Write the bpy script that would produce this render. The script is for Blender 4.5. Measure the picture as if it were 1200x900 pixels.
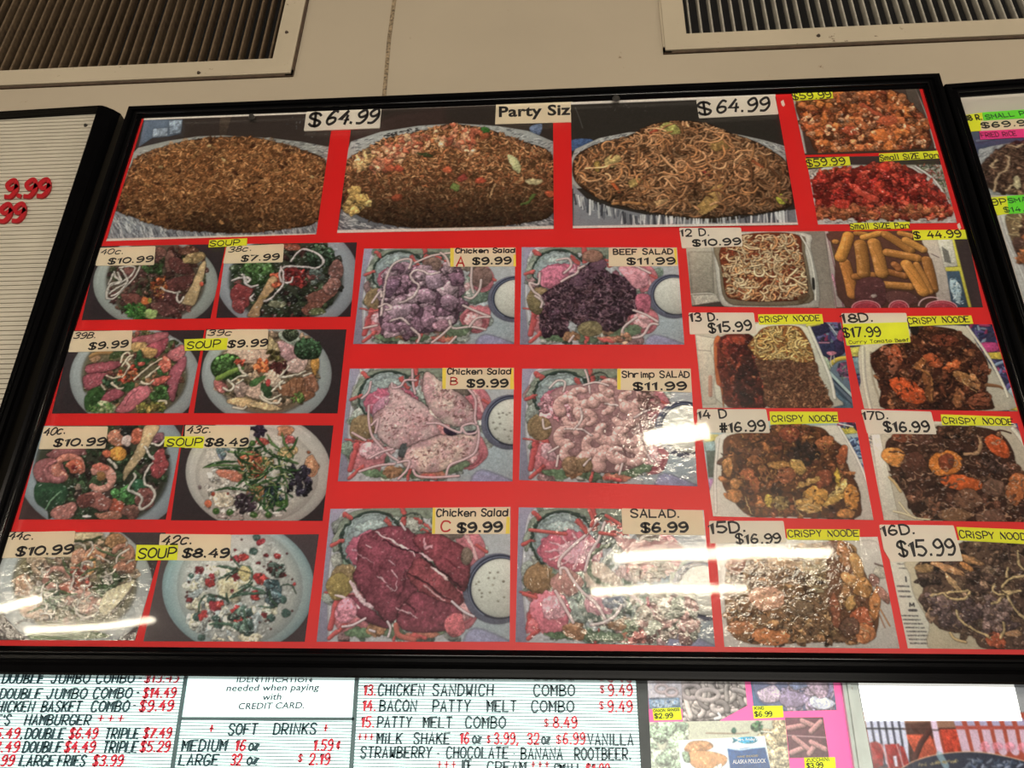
import bpy, bmesh, math, random
import numpy as np
from mathutils import Vector, Matrix

# ------------------------------------------------------------------ camera, world, lights, exposure
for o in list(bpy.data.objects): bpy.data.objects.remove(o)
S = bpy.context.scene
COL = S.collection
FPX = 941.4
YAW, PITCH, ROLL = -0.0804203, 0.4813794, 0.0221529
CAM = np.array([0.0, -1.10, 1.75])
def cam_axes():
    cy, sy, cp, sp, cr, sr = math.cos(YAW), math.sin(YAW), math.cos(PITCH), math.sin(PITCH), math.cos(ROLL), math.sin(ROLL)
    f = np.array([sy*cp, cy*cp, sp]); r = np.array([cy, -sy, 0.0]); u = np.cross(r, f)
    return r*cr + u*sr, -r*sr + u*cr, f
RX, UX, FX = cam_axes()
cd = bpy.data.cameras.new('camera'); cam = bpy.data.objects.new('camera', cd); COL.objects.link(cam)
cd.sensor_width = 36.0; cd.lens = FPX*36/1200; cd.clip_start = 0.02
cam.matrix_world = Matrix(((RX[0], UX[0], -FX[0], CAM[0]), (RX[1], UX[1], -FX[1], CAM[1]), (RX[2], UX[2], -FX[2], CAM[2]), (0, 0, 0, 1)))
S.camera = cam
S.view_settings.view_transform = 'Standard'; S.view_settings.look = 'None'
S.view_settings.gamma = 1.0; S.view_settings.use_curve_mapping = False
S.view_settings.exposure = -0.32

w = bpy.data.worlds.new('room_air'); S.world = w; w.use_nodes = True
nt = w.node_tree; nt.nodes.clear()
wo = nt.nodes.new('ShaderNodeOutputWorld'); wb = nt.nodes.new('ShaderNodeBackground')
tc = nt.nodes.new('ShaderNodeTexCoord'); sx = nt.nodes.new('ShaderNodeSeparateXYZ'); cr_ = nt.nodes.new('ShaderNodeValToRGB')
nt.links.new(tc.outputs['Generated'], sx.inputs[0]); nt.links.new(sx.outputs['Z'], cr_.inputs[0])
cr_.color_ramp.elements[0].position = 0.0; cr_.color_ramp.elements[0].color = (0.62, 0.52, 0.44, 1)
cr_.color_ramp.elements[1].position = 0.75; cr_.color_ramp.elements[1].color = (0.20, 0.15, 0.11, 1)
nt.links.new(cr_.outputs[0], wb.inputs[0]); wb.inputs[1].default_value = 0.24
nt.links.new(wb.outputs[0], wo.inputs[0])

def area_light(name, loc, target, sx_, sy_, power, col):
    l = bpy.data.lights.new(name, 'AREA'); l.shape = 'RECTANGLE'; l.size = sx_; l.size_y = sy_; l.energy = power; l.color = col
    o = bpy.data.objects.new(name, l); COL.objects.link(o); o.location = loc
    o.rotation_euler = (Vector(target) - Vector(loc)).to_track_quat('-Z', 'Y').to_euler()
    return o
WARM = (1.0, 0.86, 0.70)
area_light('side_fill', (-7.5, -4.5, 3.6), (0, 0, 2.3), 2.4, 0.6, 230, WARM)  # pair of unseen side lights, added to light the board outside its reflections
area_light('side_fill', (7.5, -4.5, 3.6), (0, 0, 2.3), 2.4, 0.6, 230, WARM)
area_light('shop_window', (0.5, -8.0, 1.5), (0, 0, 2.1), 5.0, 2.0, 420, (1.0, 0.93, 0.82))

# ------------------------------------------------------------------ small helpers
def W(px, py, y=0.0):
    """point of the vertical plane at depth y that the camera sees at a pixel of the 1200x900 frame"""
    d = FX*FPX + RX*(px-600) - UX*(py-450)
    p = CAM + d*((y-CAM[1])/d[1])
    return Vector((p[0], y, p[2]))
def px_rate(px, py, y):
    a = W(px, py, y); return (W(px+1, py, y)-a).length
def srgb(c):
    c = np.asarray(c, dtype=float)/255.0
    return np.where(c <= 0.04045, c/12.92, ((c+0.055)/1.055)**2.4)
GAIN = np.array([1.32, 1.42, 1.52])
def alb(c, g=1.0):
    return tuple(np.clip(srgb(c)*GAIN*g, 0, 0.9)) + (1.0,)
MATS = {}
def mat(name, col, rough=0.5, var=0.08, scale=40, bump=0.0, emit=0.0, metal=0.0, spec=0.5, raw=False, dirt=None):
    if name in MATS: return MATS[name]
    m = bpy.data.materials.new(name); m.use_nodes = True; t = m.node_tree; b = t.nodes['Principled BSDF']
    c = (tuple(srgb(col))+(1,)) if raw else alb(col)
    co = t.nodes.new('ShaderNodeTexCoord'); n = t.nodes.new('ShaderNodeTexNoise'); n.inputs['Scale'].default_value = scale; n.inputs['Detail'].default_value = 5
    t.links.new(co.outputs['Object'], n.inputs['Vector'])
    r = t.nodes.new('ShaderNodeValToRGB'); t.links.new(n.outputs['Fac'], r.inputs[0])
    r.color_ramp.elements[0].position = 0.3; r.color_ramp.elements[1].position = 0.7
    r.color_ramp.elements[0].color = tuple(x*(1-var) for x in c[:3])+(1,); r.color_ramp.elements[1].color = tuple(min(1, x*(1+var)) for x in c[:3])+(1,)
    out = r.outputs[0]
    if dirt:
        n2 = t.nodes.new('ShaderNodeTexNoise'); n2.inputs['Scale'].default_value = dirt[0]; n2.inputs['Detail'].default_value = 8; n2.inputs['Roughness'].default_value = 0.7
        t.links.new(co.outputs['Object'], n2.inputs['Vector'])
        r2 = t.nodes.new('ShaderNodeValToRGB'); t.links.new(n2.outputs['Fac'], r2.inputs[0])
        r2.color_ramp.elements[0].position = dirt[1]; r2.color_ramp.elements[0].color = (0, 0, 0, 1)
        r2.color_ramp.elements[1].position = dirt[2]; r2.color_ramp.elements[1].color = (1, 1, 1, 1)
        mx = t.nodes.new('ShaderNodeMix'); mx.data_type = 'RGBA'
        t.links.new(r2.outputs[0], mx.inputs['Factor']); t.links.new(out, mx.inputs['A']); mx.inputs['B'].default_value = alb(dirt[3])
        out = mx.outputs['Result']
    t.links.new(out, b.inputs['Base Color'])
    b.inputs['Roughness'].default_value = rough; b.inputs['Metallic'].default_value = metal
    b.inputs['Specular IOR Level'].default_value = spec
    if bump:
        bp = t.nodes.new('ShaderNodeBump'); bp.inputs['Strength'].default_value = bump; bp.inputs['Distance'].default_value = 0.002
        t.links.new(n.outputs['Fac'], bp.inputs['Height']); t.links.new(bp.outputs[0], b.inputs['Normal'])
    if emit:
        t.links.new(out, b.inputs['Emission Color']); b.inputs['Emission Strength'].default_value = emit
    MATS[name] = m; return m

def link(name, verts, faces, m, parent=None, uvs=None, smooth=False):
    me = bpy.data.meshes.new(name); me.from_pydata([tuple(v) for v in verts], [], faces)
    if m: me.materials.append(m)
    if uvs is not None:
        ul = me.uv_layers.new(name='UVMap')
        for li, l in enumerate(me.loops): ul.data[li].uv = uvs[l.vertex_index]
    if smooth:
        for p in me.polygons: p.use_smooth = True
    me.update(); o = bpy.data.objects.new(name, me); COL.objects.link(o)
    if parent: o.parent = parent; o.matrix_parent_inverse = Matrix.Translation(-parent.location)
    return o
def tag(o, label=None, cat=None, group=None, kind=None):
    if label: o['label'] = label
    if cat: o['category'] = cat
    if group: o['group'] = group
    if kind: o['kind'] = kind
    return o
def empty(name, loc, label, cat, group=None):
    o = bpy.data.objects.new(name, None); o.location = loc; o.empty_display_size = 0.05; COL.objects.link(o)
    return tag(o, label, cat, group)
def box(name, x0, x1, y0, y1, z0, z1, m, parent=None):
    v = [(x, y, z) for x in (x0, x1) for y in (y0, y1) for z in (z0, z1)]
    f = [(0, 1, 3, 2), (4, 6, 7, 5), (0, 4, 5, 1), (2, 3, 7, 6), (0, 2, 6, 4), (1, 5, 7, 3)]
    return link(name, v, f, m, parent)
def round_poly(q, r, n=3):
    out = []; N = len(q)
    for i in range(N):
        p = Vector(q[i]); a = Vector(q[i-1])-p; b = Vector(q[(i+1) % N])-p
        if r <= 0: out.append(tuple(p)); continue
        ra = min(r, a.length*.4); rb = min(r, b.length*.4)
        A = p+a.normalized()*ra; B = p+b.normalized()*rb
        for k in range(n+1):
            t = k/n; out.append(tuple(A*(1-t)**2 + p*2*t*(1-t) + B*t*t))
    return out
def slab(name, quad, yf, yb, m, parent=None, r=0, uvfun=None, bow=0.0):
    """a sheet whose outline is seen at the given pixels, standing on the plane yf, going back to yb"""
    q = round_poly(quad, r) if r else quad
    F = [W(p[0], p[1], yf) for p in q]; n = len(F)
    B = [Vector((p.x, yb, p.z)) for p in F]
    faces = [tuple(range(n))[::-1], tuple(range(n, 2*n))] + [(i, (i+1) % n, n+(i+1) % n, n+i) for i in range(n)]
    faces = [tuple(range(n))] + faces[1:]
    uv = [uvfun(v) for v in F+B] if uvfun else None
    return link(name, F+B, faces, m, parent, uv)

# ------------------------------------------------------------------ stroke lettering
GL = {
'A': '004c80|2464', 'B': '000c|~0c4c7a784606|~065684825000', 'C': '~8a6c2c0804206082', 'D': '000c|~0c4c89834000', 'E': '8c0c0080|0666', 'F': '8c0c00|0666',
'G': '~8a6c2c08042060828545', 'H': '000c|808c|0686', 'I': '404c', 'J': '~6c63402003', 'K': '000c|8c05|2780', 'L': '0c0080', 'M': '000c458c80', 'N': '000c808c',
'O': '~4c09034083894c', 'P': '000c|~0c5c8a875505', 'Q': '~4c09034083894c|5380', 'R': '000c|~0c5c8a875505|3580', 'S': '~8a6c2c09276583602002', 'T': '0c8c|4c40',
'U': '~0c032060838c', 'V': '0c408c', 'W': '0c2048608c', 'X': '008c|0c80', 'Y': '0c468c|4640', 'Z': '0c8c0080',
'0': '~4c09034083894c', '1': '194c40', '2': '~092c6c896500|0080', '3': '~0a3c7b7836|~3675825001', '4': '5c0484|6860', '5': '8c1c07|~075784724001',
'6': '~7b4c180330727546 05'.replace(' ', ''), '7': '0c8c20', '8': '~4c1a1846787a4c|~46040240828446', '9': '~885626093c6c88845010',
'$': '~8a6c2c09276583602002|4d4z', '.': '3031', ',': '412x', '-': '1676', '+': '1676|4a42', "'": '4c49', '#': '203c|506c|0484|0888', '!': '4c44|4140',
'a': '~7758280602205073|7870', 'b': '0c00|~0638688682603002', 'c': '~7758280602205071', 'd': '8c80|~8658280602205082', 'e': '~048476582806 02205081'.replace(' ', ''),
'f': '~7b5c3a30|0868', 'g': '~7658280603215173|~78705y2y0x', 'h': '0c00|~0538688680', 'i': '4840|4b4a', 'k': '0c00|7804|2670', 'l': '4c40',
'm': '0800|~06284640|~46688680', 'n': '0800|~0638688680', 'o': '~48060240828648', 'p': '080y|~0638688682603002', 'r': '0800|~053878', 's': '~77481654724001',
't': '~4b425070|1878', 'u': '~0803205073|7870', 'v': '084088', 'w': '0820466088', 'y': '0840|881y', 'z': '08780070', '¢': '~7758280602205071|4a4x'}
NARROW = {'I': (3, 5), '.': (2, 4), ',': (2, 4), "'": (3, 5), 'i': (3, 5), 'l': (3, 5), '!': (3, 5), '1': (1, 5), ' ': (0, 5)}
def hexv(ch): return -1 if ch == 'z' else -2 if ch == 'x' else -4 if ch == 'y' else int(ch, 16)
def crom(P, n=4, closed=False):
    P = [np.array(p, float) for p in P]; out = []; N = len(P)
    for i in range(N if closed else N-1):
        if closed: a, b, c, d = P[i-1], P[i], P[(i+1) % N], P[(i+2) % N]
        else: a, b, c, d = P[max(i-1, 0)], P[i], P[i+1], P[min(i+2, N-1)]
        for k in range(n):
            t = k/n; out.append(0.5*((2*b)+(-a+c)*t+(2*a-5*b+4*c-d)*t*t+(-a+3*b-3*c+d)*t**3))
    if not closed: out.append(P[-1])
    return out
def glyph(ch):
    st = []
    for s in GL.get(ch, '').split('|'):
        if not s: continue
        sm = s[0] == '~'; s = s.lstrip('~')
        pts = [(hexv(s[i]), hexv(s[i+1])) for i in range(0, len(s), 2)]
        if sm:
            cl = pts[0] == pts[-1]
            pts = crom(pts[:-1], 4, True) if cl else crom(pts, 4)
            if cl: pts.append(pts[0])
        st.append([tuple(p) for p in pts])
    lo, hi = NARROW.get(ch, (0, 8)); return st, lo, hi
def ribbon(st, wd, y, depth=0.0, extra=None):
    """2D strokes (pixels) of width wd -> verts, faces on plane y (with round ends), walls back by depth"""
    V, F = [], []
    for pts in st:
        P = [np.array(p, float) for p in pts]
        P = [p for i, p in enumerate(P) if i == 0 or np.hypot(*(p-P[i-1])) > 1e-4]
        if len(P) == 1: P.append(P[0]+np.array([0.01, 0]))
        L, R = [], []
        for i, p in enumerate(P):
            a = P[max(i-1, 0)]; b = P[min(i+1, len(P)-1)]; d = (b-a)/max(1e-6, np.hypot(*(b-a)))
            n = np.array([-d[1], d[0]])*wd/2
            if 0 < i < len(P)-1:
                d1 = (p-a)/np.hypot(*(p-a)); d2 = (b-p)/np.hypot(*(b-p)); cs = max(0.5, math.sqrt(max(0.01, (1+float(d1@d2))/2))); n = n/cs
            if i in (0, len(P)-1): p = p + d*(wd*0.3)*(-1 if i == 0 else 1)
            L.append(p+n); R.append(p-n)
        out = L + R[::-1]
        b0 = len(V); n = len(L)
        V += [W(q[0], q[1], y) for q in L+R]
        for i in range(n-1): F.append((b0+i, b0+i+1, b0+n+i+1, b0+n+i))
        if depth:
            b1 = len(V); V += [Vector((v.x, y+depth, v.z)) for v in V[b0:b1]]
            m = 2*n
            for i in range(n-1):
                F.append((b0+i, b1+i, b1+i+1, b0+i+1)); F.append((b0+n+i+1, b1+n+i+1, b1+n+i, b0+n+i))
            F.append((b0, b0+n, b1+n, b1)); F.append((b0+n-1, b1+n-1, b1+2*n-1, b0+2*n-1))
    return V, F
rng = random.Random(5)
def layout(s, p0, p1, h, slant=0.0, jit=0.0, gap=3.0):
    p0 = np.array(p0, float); p1 = np.array(p1, float)
    tot = 0; items = []
    for ch in s:
        st, lo, hi = glyph(ch); items.append((st, tot-lo, ch)); tot += hi-lo+gap
    tot -= gap; ex = (p1-p0)/tot; L = np.hypot(*(p1-p0)); up = np.array([ (p1-p0)[1]/L, -(p1-p0)[0]/L])*h/12
    up = up + (p1-p0)/L*slant*h/12
    res = []
    for st, off, ch in items:
        jx, jy, js = rng.uniform(-1, 1)*jit, rng.uniform(-1, 1)*jit, 1+rng.uniform(-.06, .06)*(jit > 0)
        res.append((ch, [[p0+ex*(off+q[0]+jx)+up*(q[1]*js+jy) for q in pts] for pts in st]))
    return res
def marker(s, p0, p1, h, wd, y, m, parent, slant=0.0, jit=0.45, name='lettering'):
    V, F = [], []
    for ch, st in layout(s, p0, p1, h, slant, jit):
        v, f = ribbon(st, wd, y); b = len(V); V += v; F += [tuple(i+b for i in q) for q in f]
    return link(name, V, F, m, parent)
_txt = {}
def type_mesh(s, offset):
    k = (s, offset)
    if k not in _txt:
        c = bpy.data.curves.new('type', 'FONT'); c.body = s; c.offset = offset; c.resolution_u = 3; c.space_character = 1.0+offset*1.5
        o = bpy.data.objects.new('type', c); COL.objects.link(o)
        bpy.context.view_layer.update()
        me = bpy.data.meshes.new_from_object(o.evaluated_get(bpy.context.evaluated_depsgraph_get()))
        co = np.array([v.co[:2] for v in me.vertices]); fs = [tuple(p.vertices) for p in me.polygons]
        bpy.data.objects.remove(o); bpy.data.meshes.remove(me)
        _txt[k] = (co, fs)
    return _txt[k]
CAP = type_mesh('H', 0.0)[0][:, 1].max()
def printed(s, p0, p1, h, y, m, parent, slant=0.0, offset=0.03, name='lettering'):
    co, fs = type_mesh(s, offset); x0, x1 = co[:, 0].min(), co[:, 0].max()
    p0 = np.array(p0, float); p1 = np.array(p1, float); L = np.hypot(*(p1-p0)); e = (p1-p0)/L; up = np.array([e[1], -e[0]])
    V = []
    for x, z in co:
        q = p0+(p1-p0)*(x-x0)/(x1-x0)+(up+e*slant)*(z/CAP*h); V.append(W(q[0], q[1], y))
    return link(name, V, fs, m, parent)
# ------------------------------------------------------------------ painter for the printed pictures
R = np.random.RandomState(11)
def vnoise(h, w, cell, rs):
    gh, gw = int(h/cell)+3, int(w/cell)+3
    g = rs.rand(gh, gw); y = np.arange(h)/cell; x = np.arange(w)/cell
    yi = y.astype(int); xi = x.astype(int); fy = y-yi; fx = x-xi; fy = fy*fy*(3-2*fy); fx = fx*fx*(3-2*fx)
    a = g[yi][:, xi]; b = g[yi][:, xi+1]; c = g[yi+1][:, xi]; d = g[yi+1][:, xi+1]
    n = (a*(1-fx)+b*fx)*(1-fy)[:, None]+(c*(1-fx)+d*fx)*fy[:, None]
    return (n-0.5)*2
class Canvas:
    """paints one printed picture, in the coordinates of an enlargement of the frame (origin x0,y0, k times)"""
    def __init__(s, quad, y, res=2.1, bgc=(128, 128, 128)):
        s.quad = quad; s.y = y
        c = [W(p[0], p[1], y) for p in quad]
        xs = [p.x for p in c]; zs = [p.z for p in c]
        cx = sum(p[0] for p in quad)/4; cy = sum(p[1] for p in quad)/4
        s.ppm = res/px_rate(cx, cy, y)
        s.x0, s.z1 = min(xs), max(zs); s.w = int((max(xs)-min(xs))*s.ppm)+2; s.h = int((max(zs)-min(zs))*s.ppm)+2
        s.im = np.ones((s.h, s.w, 3))*np.array(bgc)/255.0
        s.nf = vnoise(s.h, s.w, 1.3, R); s.nm = vnoise(s.h, s.w, 4, R)*.6+vnoise(s.h, s.w, 9, R)*.5; s.nc = vnoise(s.h, s.w, 26, R)
        s.view(0, 0, 1); s.sat = .78; s.wamp = .8
        a = s.raw(np.array([[cx, cy], [cx+1, cy], [cx, cy+1]])); J = np.array([a[1]-a[0], a[2]-a[0]])
        s.rate = math.sqrt(abs(np.linalg.det(J)))
    def view(s, x0, y0, k): s.vw = (x0, y0, k); s.q = None; return s
    def unit(s, w, h):
        s.q = (w, h); s.vw = (0, 0, w/max(1, s.quad[1][0]-s.quad[0][0])); return s
    def raw(s, P):
        d = FX[None]*FPX + RX[None]*(P[:, :1]-600) - UX[None]*(P[:, 1:]-450)
        p = CAM[None]+d*((s.y-CAM[1])/d[:, 1])[:, None]
        return np.stack([(p[:, 0]-s.x0)*s.ppm, (s.z1-p[:, 2])*s.ppm], 1)
    def T(s, P):
        P = np.asarray(P, float).reshape(-1, 2)
        if s.q:
            u = P[:, :1]/s.q[0]; v = P[:, 1:]/s.q[1]; a, b, c, d = [np.array(p, float)[None] for p in s.quad]
            P = a*(1-u)*(1-v)+b*u*(1-v)+c*u*v+d*(1-u)*v
        else: P = P/s.vw[2]+np.array(s.vw[:2])[None]
        return s.raw(P)
    def sc(s, r): return r/s.vw[2]*s.rate
    def crop(s, P, pad):
        x0 = max(0, int(P[:, 0].min()-pad)); x1 = min(s.w, int(P[:, 0].max()+pad)+2)
        y0 = max(0, int(P[:, 1].min()-pad)); y1 = min(s.h, int(P[:, 1].max()+pad)+2)
        if x1-x0 < 1 or y1-y0 < 1: return None
        X, Y = np.meshgrid(np.arange(x0, x1)+.5, np.arange(y0, y1)+.5); return x0, x1, y0, y1, X, Y
    def seg(s, P, Q, X, Y, signed=False):
        best = np.full(X.shape, 1e9); side = np.zeros(X.shape); tt = np.zeros(X.shape); n = len(P)
        for i in range(n):
            a, b = P[i], Q[i]; d = b-a; l2 = max(1e-9, d@d)
            t = np.clip(((X-a[0])*d[0]+(Y-a[1])*d[1])/l2, 0, 1)
            ex = X-a[0]-t*d[0]; ey = Y-a[1]-t*d[1]; D = ex*ex+ey*ey; m = D < best
            best = np.where(m, D, best)
            if signed: side = np.where(m, -(ex*.5+ey*.85), side); tt = np.where(m, (i+t)/n, tt)
        return np.sqrt(best), side, tt
    def mix(s, bb, a, col):
        x0, x1, y0, y1 = bb; r = s.im[y0:y1, x0:x1]; s.im[y0:y1, x0:x1] = r*(1-a[..., None])+col*a[..., None]
    def stroke(s, pts, wd, col, smooth=True, shade=.45, shadow=.35, taper=0, alpha=1.0, tex=.06, hl=0.0):
        P = s.T(pts); r = max(.35, s.sc(wd)/2)
        if smooth and len(P) > 2: P = np.array(crom(P, 4))
        c = s.crop(P, r+3)
        if c is None: return
        x0, x1, y0, y1, X, Y = c; D, side, tt = s.seg(P[:-1], P[1:], X, Y, True)
        rr = r*(1-taper*np.abs(2*tt-1)**2) if taper > 0 else (r*(1+taper*tt) if taper < 0 else r)
        if shadow: s.mix((x0, x1, y0, y1), np.clip(rr+1.6-D, 0, 1.6)/1.6*shadow*alpha, np.array([.08, .04, .03]))
        k = side/np.maximum(rr, .3)
        f = 1+shade*k*.6-shade*.25*(D/np.maximum(rr, .3))**2+tex*s.nf[y0:y1, x0:x1]
        cc = np.array(col)[None, None]/255.0*f[..., None]
        if hl: cc = cc+hl*np.exp(-((k-.35)/.25)**2)[..., None]*np.clip(s.nm[y0:y1, x0:x1]*2, 0, 1)[..., None]
        s.mix((x0, x1, y0, y1), np.clip(rr-D+.5, 0, 1)*alpha, cc)
    def poly(s, pts, col, smooth=True, tex=.16, mtex=.2, rim=.2, rimw=4, light=.16, shadow=.28, alpha=1.0, col2=None, gloss=0, soft=0, big=False):
        P = s.T(pts)
        if smooth: P = np.array(crom(P, 4, True))
        sf = s.sc(soft); c = s.crop(P, 4+sf)
        if c is None: return
        x0, x1, y0, y1, X, Y = c; Q = np.roll(P, -1, 0)
        D, _, _ = s.seg(P, Q, X, Y); ins = np.zeros(X.shape, bool)
        for a, b in zip(P, Q):
            if a[1] == b[1]: continue
            ins ^= ((a[1] > Y) != (b[1] > Y)) & (X < (b[0]-a[0])*(Y-a[1])/(b[1]-a[1])+a[0])
        sd = np.where(ins, D, -D); bb = (x0, x1, y0, y1)
        if shadow: s.mix(bb, np.clip(sd+2.2, 0, 2.2)/2.2*shadow*alpha, np.array([.08, .05, .04]))
        m = P.mean(0); sz = max(3, (P.max(0)-P.min(0)).max()/2)
        if not big: q_ = min(1, 26/sz); tex = .03+tex*q_; mtex = .02+mtex*q_
        f = 1+tex*s.nf[y0:y1, x0:x1]+mtex*s.nm[y0:y1, x0:x1]-rim*np.exp(-np.maximum(sd, 0)/max(.5, s.sc(rimw)))-light*((X-m[0])*.35+(Y-m[1])*.9)/sz
        cc = np.array(col)[None, None]/255.0
        if col2 is not None:
            t = np.clip(.5+s.nc[y0:y1, x0:x1]*.9+s.nm[y0:y1, x0:x1]*.4, 0, 1)[..., None]; cc = cc*(1-t)+np.array(col2)[None, None]/255.0*t
        cc = cc*np.maximum(f, .1)[..., None]
        if gloss: cc = cc+gloss*(np.clip(s.nf[y0:y1, x0:x1]*s.nm[y0:y1, x0:x1]*3-.75, 0, 1))[..., None]
        a = np.clip(sd+.5, 0, 1) if not soft else np.clip((sd+sf)/(2*sf), 0, 1)
        s.mix(bb, a*alpha, cc)
    def blob(s, x, y, rx, ry, ang, col, rough=.14, n=9, **kw):
        a0 = R.rand()*6.28; pts = []; ca, sa = math.cos(math.radians(ang)), math.sin(math.radians(ang))
        for i in range(n):
            t = a0+6.283*i/n; q = 1+rough*R.uniform(-1, 1); u, v = rx*q*math.cos(t), ry*q*math.sin(t)
            pts.append((x+u*ca-v*sa, y+u*sa+v*ca))
        s.poly(pts, col, **kw)
    def ell(s, x, y, rx, ry, col, ang=0, **kw): s.blob(x, y, rx, ry, ang, col, rough=0, n=14, **kw)
    def ring(s, x, y, rx, ry, wd, col, a0=0, a1=360, **kw):
        s.stroke([(x+rx*math.cos(math.radians(a)), y+ry*math.sin(math.radians(a))) for a in np.linspace(a0, a1, 26)], wd, col, **kw)
    def rnd(s, region, n):
        P = np.array(region, float); Q = np.roll(P, -1, 0); lo, hi = P.min(0), P.max(0); out = []
        while len(out) < n:
            x, y = R.uniform(lo[0], hi[0]), R.uniform(lo[1], hi[1]); ins = False
            for a, b in zip(P, Q):
                if (a[1] > y) != (b[1] > y) and x < (b[0]-a[0])*(y-a[1])/(b[1]-a[1])+a[0]: ins = not ins
            if ins: out.append((x, y))
        return out
    def grains(s, region, n, L, wd, cols, bright=(.7, 1.25), fn=None, shadow=.3, curl=.2, ang=None):
        for x, y in s.rnd(region, n):
            a = R.rand()*6.28 if ang is None else ang+R.randn()*.35; l = L*R.uniform(.6, 1.3)/2; c = np.array(cols[R.randint(len(cols))], float)*R.uniform(*bright)
            if fn: c = c*fn(x, y)
            dx, dy = math.cos(a)*l, math.sin(a)*l*.8; k = R.uniform(-curl, curl)
            s.stroke([(x-dx, y-dy), (x-dy*k, y+dx*k), (x+dx, y+dy)], wd*R.uniform(.8, 1.2), c, smooth=False, shadow=shadow, taper=.5)
    def noodles(s, region, n, L, wd, cols, curl=1.0, bright=(.75, 1.2), fn=None, shadow=.4, ang=None, shade=.6):
        reg = np.array(region, float); rg2 = np.roll(reg, -1, 0)
        def isin(x, y):
            r = False
            for a, b in zip(reg, rg2):
                if (a[1] > y) != (b[1] > y) and x < (b[0]-a[0])*(y-a[1])/(b[1]-a[1])+a[0]: r = not r
            return r
        for x, y in s.rnd(region, n):
            a = R.rand()*6.28 if ang is None else ang+R.randn()*.5; k = R.uniform(-curl, curl); st = L*R.uniform(.6, 1.4)/5; p = [(x, y)]
            for i in range(5):
                a += k+R.randn()*.25*curl; x += math.cos(a)*st; y += math.sin(a)*st*.8
                if not isin(x, y): break
                p.append((x, y))
            if len(p) < 2: continue
            c = np.array(cols[R.randint(len(cols))], float)*R.uniform(*bright)
            if fn: c = c*fn(x, y)
            s.stroke(p, wd*R.uniform(.8, 1.15), c, shadow=shadow, shade=shade)
    def chunks(s, region, n, r, cols, bright=(.7, 1.25), fn=None, gloss=.5, rough=.42, asp=.62, **kw):
        kw.setdefault('mtex', .42); kw.setdefault('tex', .26); kw.setdefault('rim', .16)
        for x, y in s.rnd(region, n):
            c = np.array(cols[R.randint(len(cols))], float)*R.uniform(*bright); q = r*R.uniform(.55, 1.3)
            if fn: c = c*fn(x, y)
            s.blob(x, y, q, q*asp*R.uniform(.8, 1.2), R.uniform(-90, 90), c, rough=rough, n=R.randint(6, 9), gloss=gloss, light=.24, **kw)
            if R.rand() < .4: s.stroke([(x-q*.5, y-q*.25), (x, y-q*.4), (x+q*.4, y-q*.3)], q*.14, np.minimum(np.array(c)*1.35+12, 250), shade=0, shadow=0, alpha=.6, taper=.8)
            if R.rand() < .4: s.stroke([(x-q*.5, y+q*.4), (x+q*.1, y+q*.55), (x+q*.6, y+q*.35)], q*.2, np.array(c)*.35, shade=0, shadow=0, alpha=.6, taper=.8)
    def warp(s, region, amp=1.0, relief=.13):
        P = s.T(region); c = s.crop(P, 8)
        if c is None: return
        x0, x1, y0, y1, X, Y = c; D, _, _ = s.seg(P, np.roll(P, -1, 0), X, Y); ins = np.zeros(X.shape, bool)
        for a, b in zip(P, np.roll(P, -1, 0)):
            if a[1] != b[1]: ins ^= ((a[1] > Y) != (b[1] > Y)) & (X < (b[0]-a[0])*(Y-a[1])/(b[1]-a[1])+a[0])
        m = np.clip(np.where(ins, D, -D)/7+.5, 0, 1); h, w_ = X.shape
        def f(cell, a): return vnoise(h, w_, cell, R)*a
        dx = (f(5, 2.0)+f(11, 3.2)+f(2.5, .7))*amp*m; dy = (f(5, 2.0)+f(11, 3.2)+f(2.5, .7))*amp*m
        gx = np.clip(X-.5+dx, 0, s.w-1.001); gy = np.clip(Y-.5+dy, 0, s.h-1.001); xi = gx.astype(int); yi = gy.astype(int); fx = (gx-xi)[..., None]; fy = (gy-yi)[..., None]
        i = s.im; x2 = np.minimum(xi+1, s.w-1); y2 = np.minimum(yi+1, s.h-1)
        o = (i[yi, xi]*(1-fx)+i[yi, x2]*fx)*(1-fy)+(i[y2, xi]*(1-fx)+i[y2, x2]*fx)*fy
        o = o*(1+m*relief*(vnoise(h, w_, 5, R)+.8*vnoise(h, w_, 2.5, R)+.7*vnoise(h, w_, 14, R)))[..., None]
        s.im[y0:y1, x0:x1] = np.maximum(o, 0)
    def glints(s, region, n, L=6, wd=1.6, col=(235, 225, 215), alpha=.8):
        s.warp(region, s.wamp)
        for x, y in s.rnd(region, n):
            a = R.uniform(-.9, .6); l = L*R.uniform(.3, 1.1)
            s.stroke([(x, y), (x+math.cos(a)*l, y+math.sin(a)*l)], wd*R.uniform(.7, 1.3), col, smooth=False, shade=0, shadow=0, alpha=alpha*R.uniform(.5, 1))
    def tone(s, x, y, rx, ry, mul, pw=1.0):
        """photographic fall-off that belongs to the printed picture itself"""
        c = s.T([(x, y), (x+rx, y), (x, y+ry)]); A = np.array([c[1]-c[0], c[2]-c[0]]).T; Ai = np.linalg.inv(A)
        X, Y = np.meshgrid(np.arange(s.w)-c[0][0], np.arange(s.h)-c[0][1]); u = Ai[0, 0]*X+Ai[0, 1]*Y; v = Ai[1, 0]*X+Ai[1, 1]*Y
        g = np.exp(-(u*u+v*v)*pw)[..., None]; s.im *= 1+(np.array(mul)[None, None]-1)*g
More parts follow.
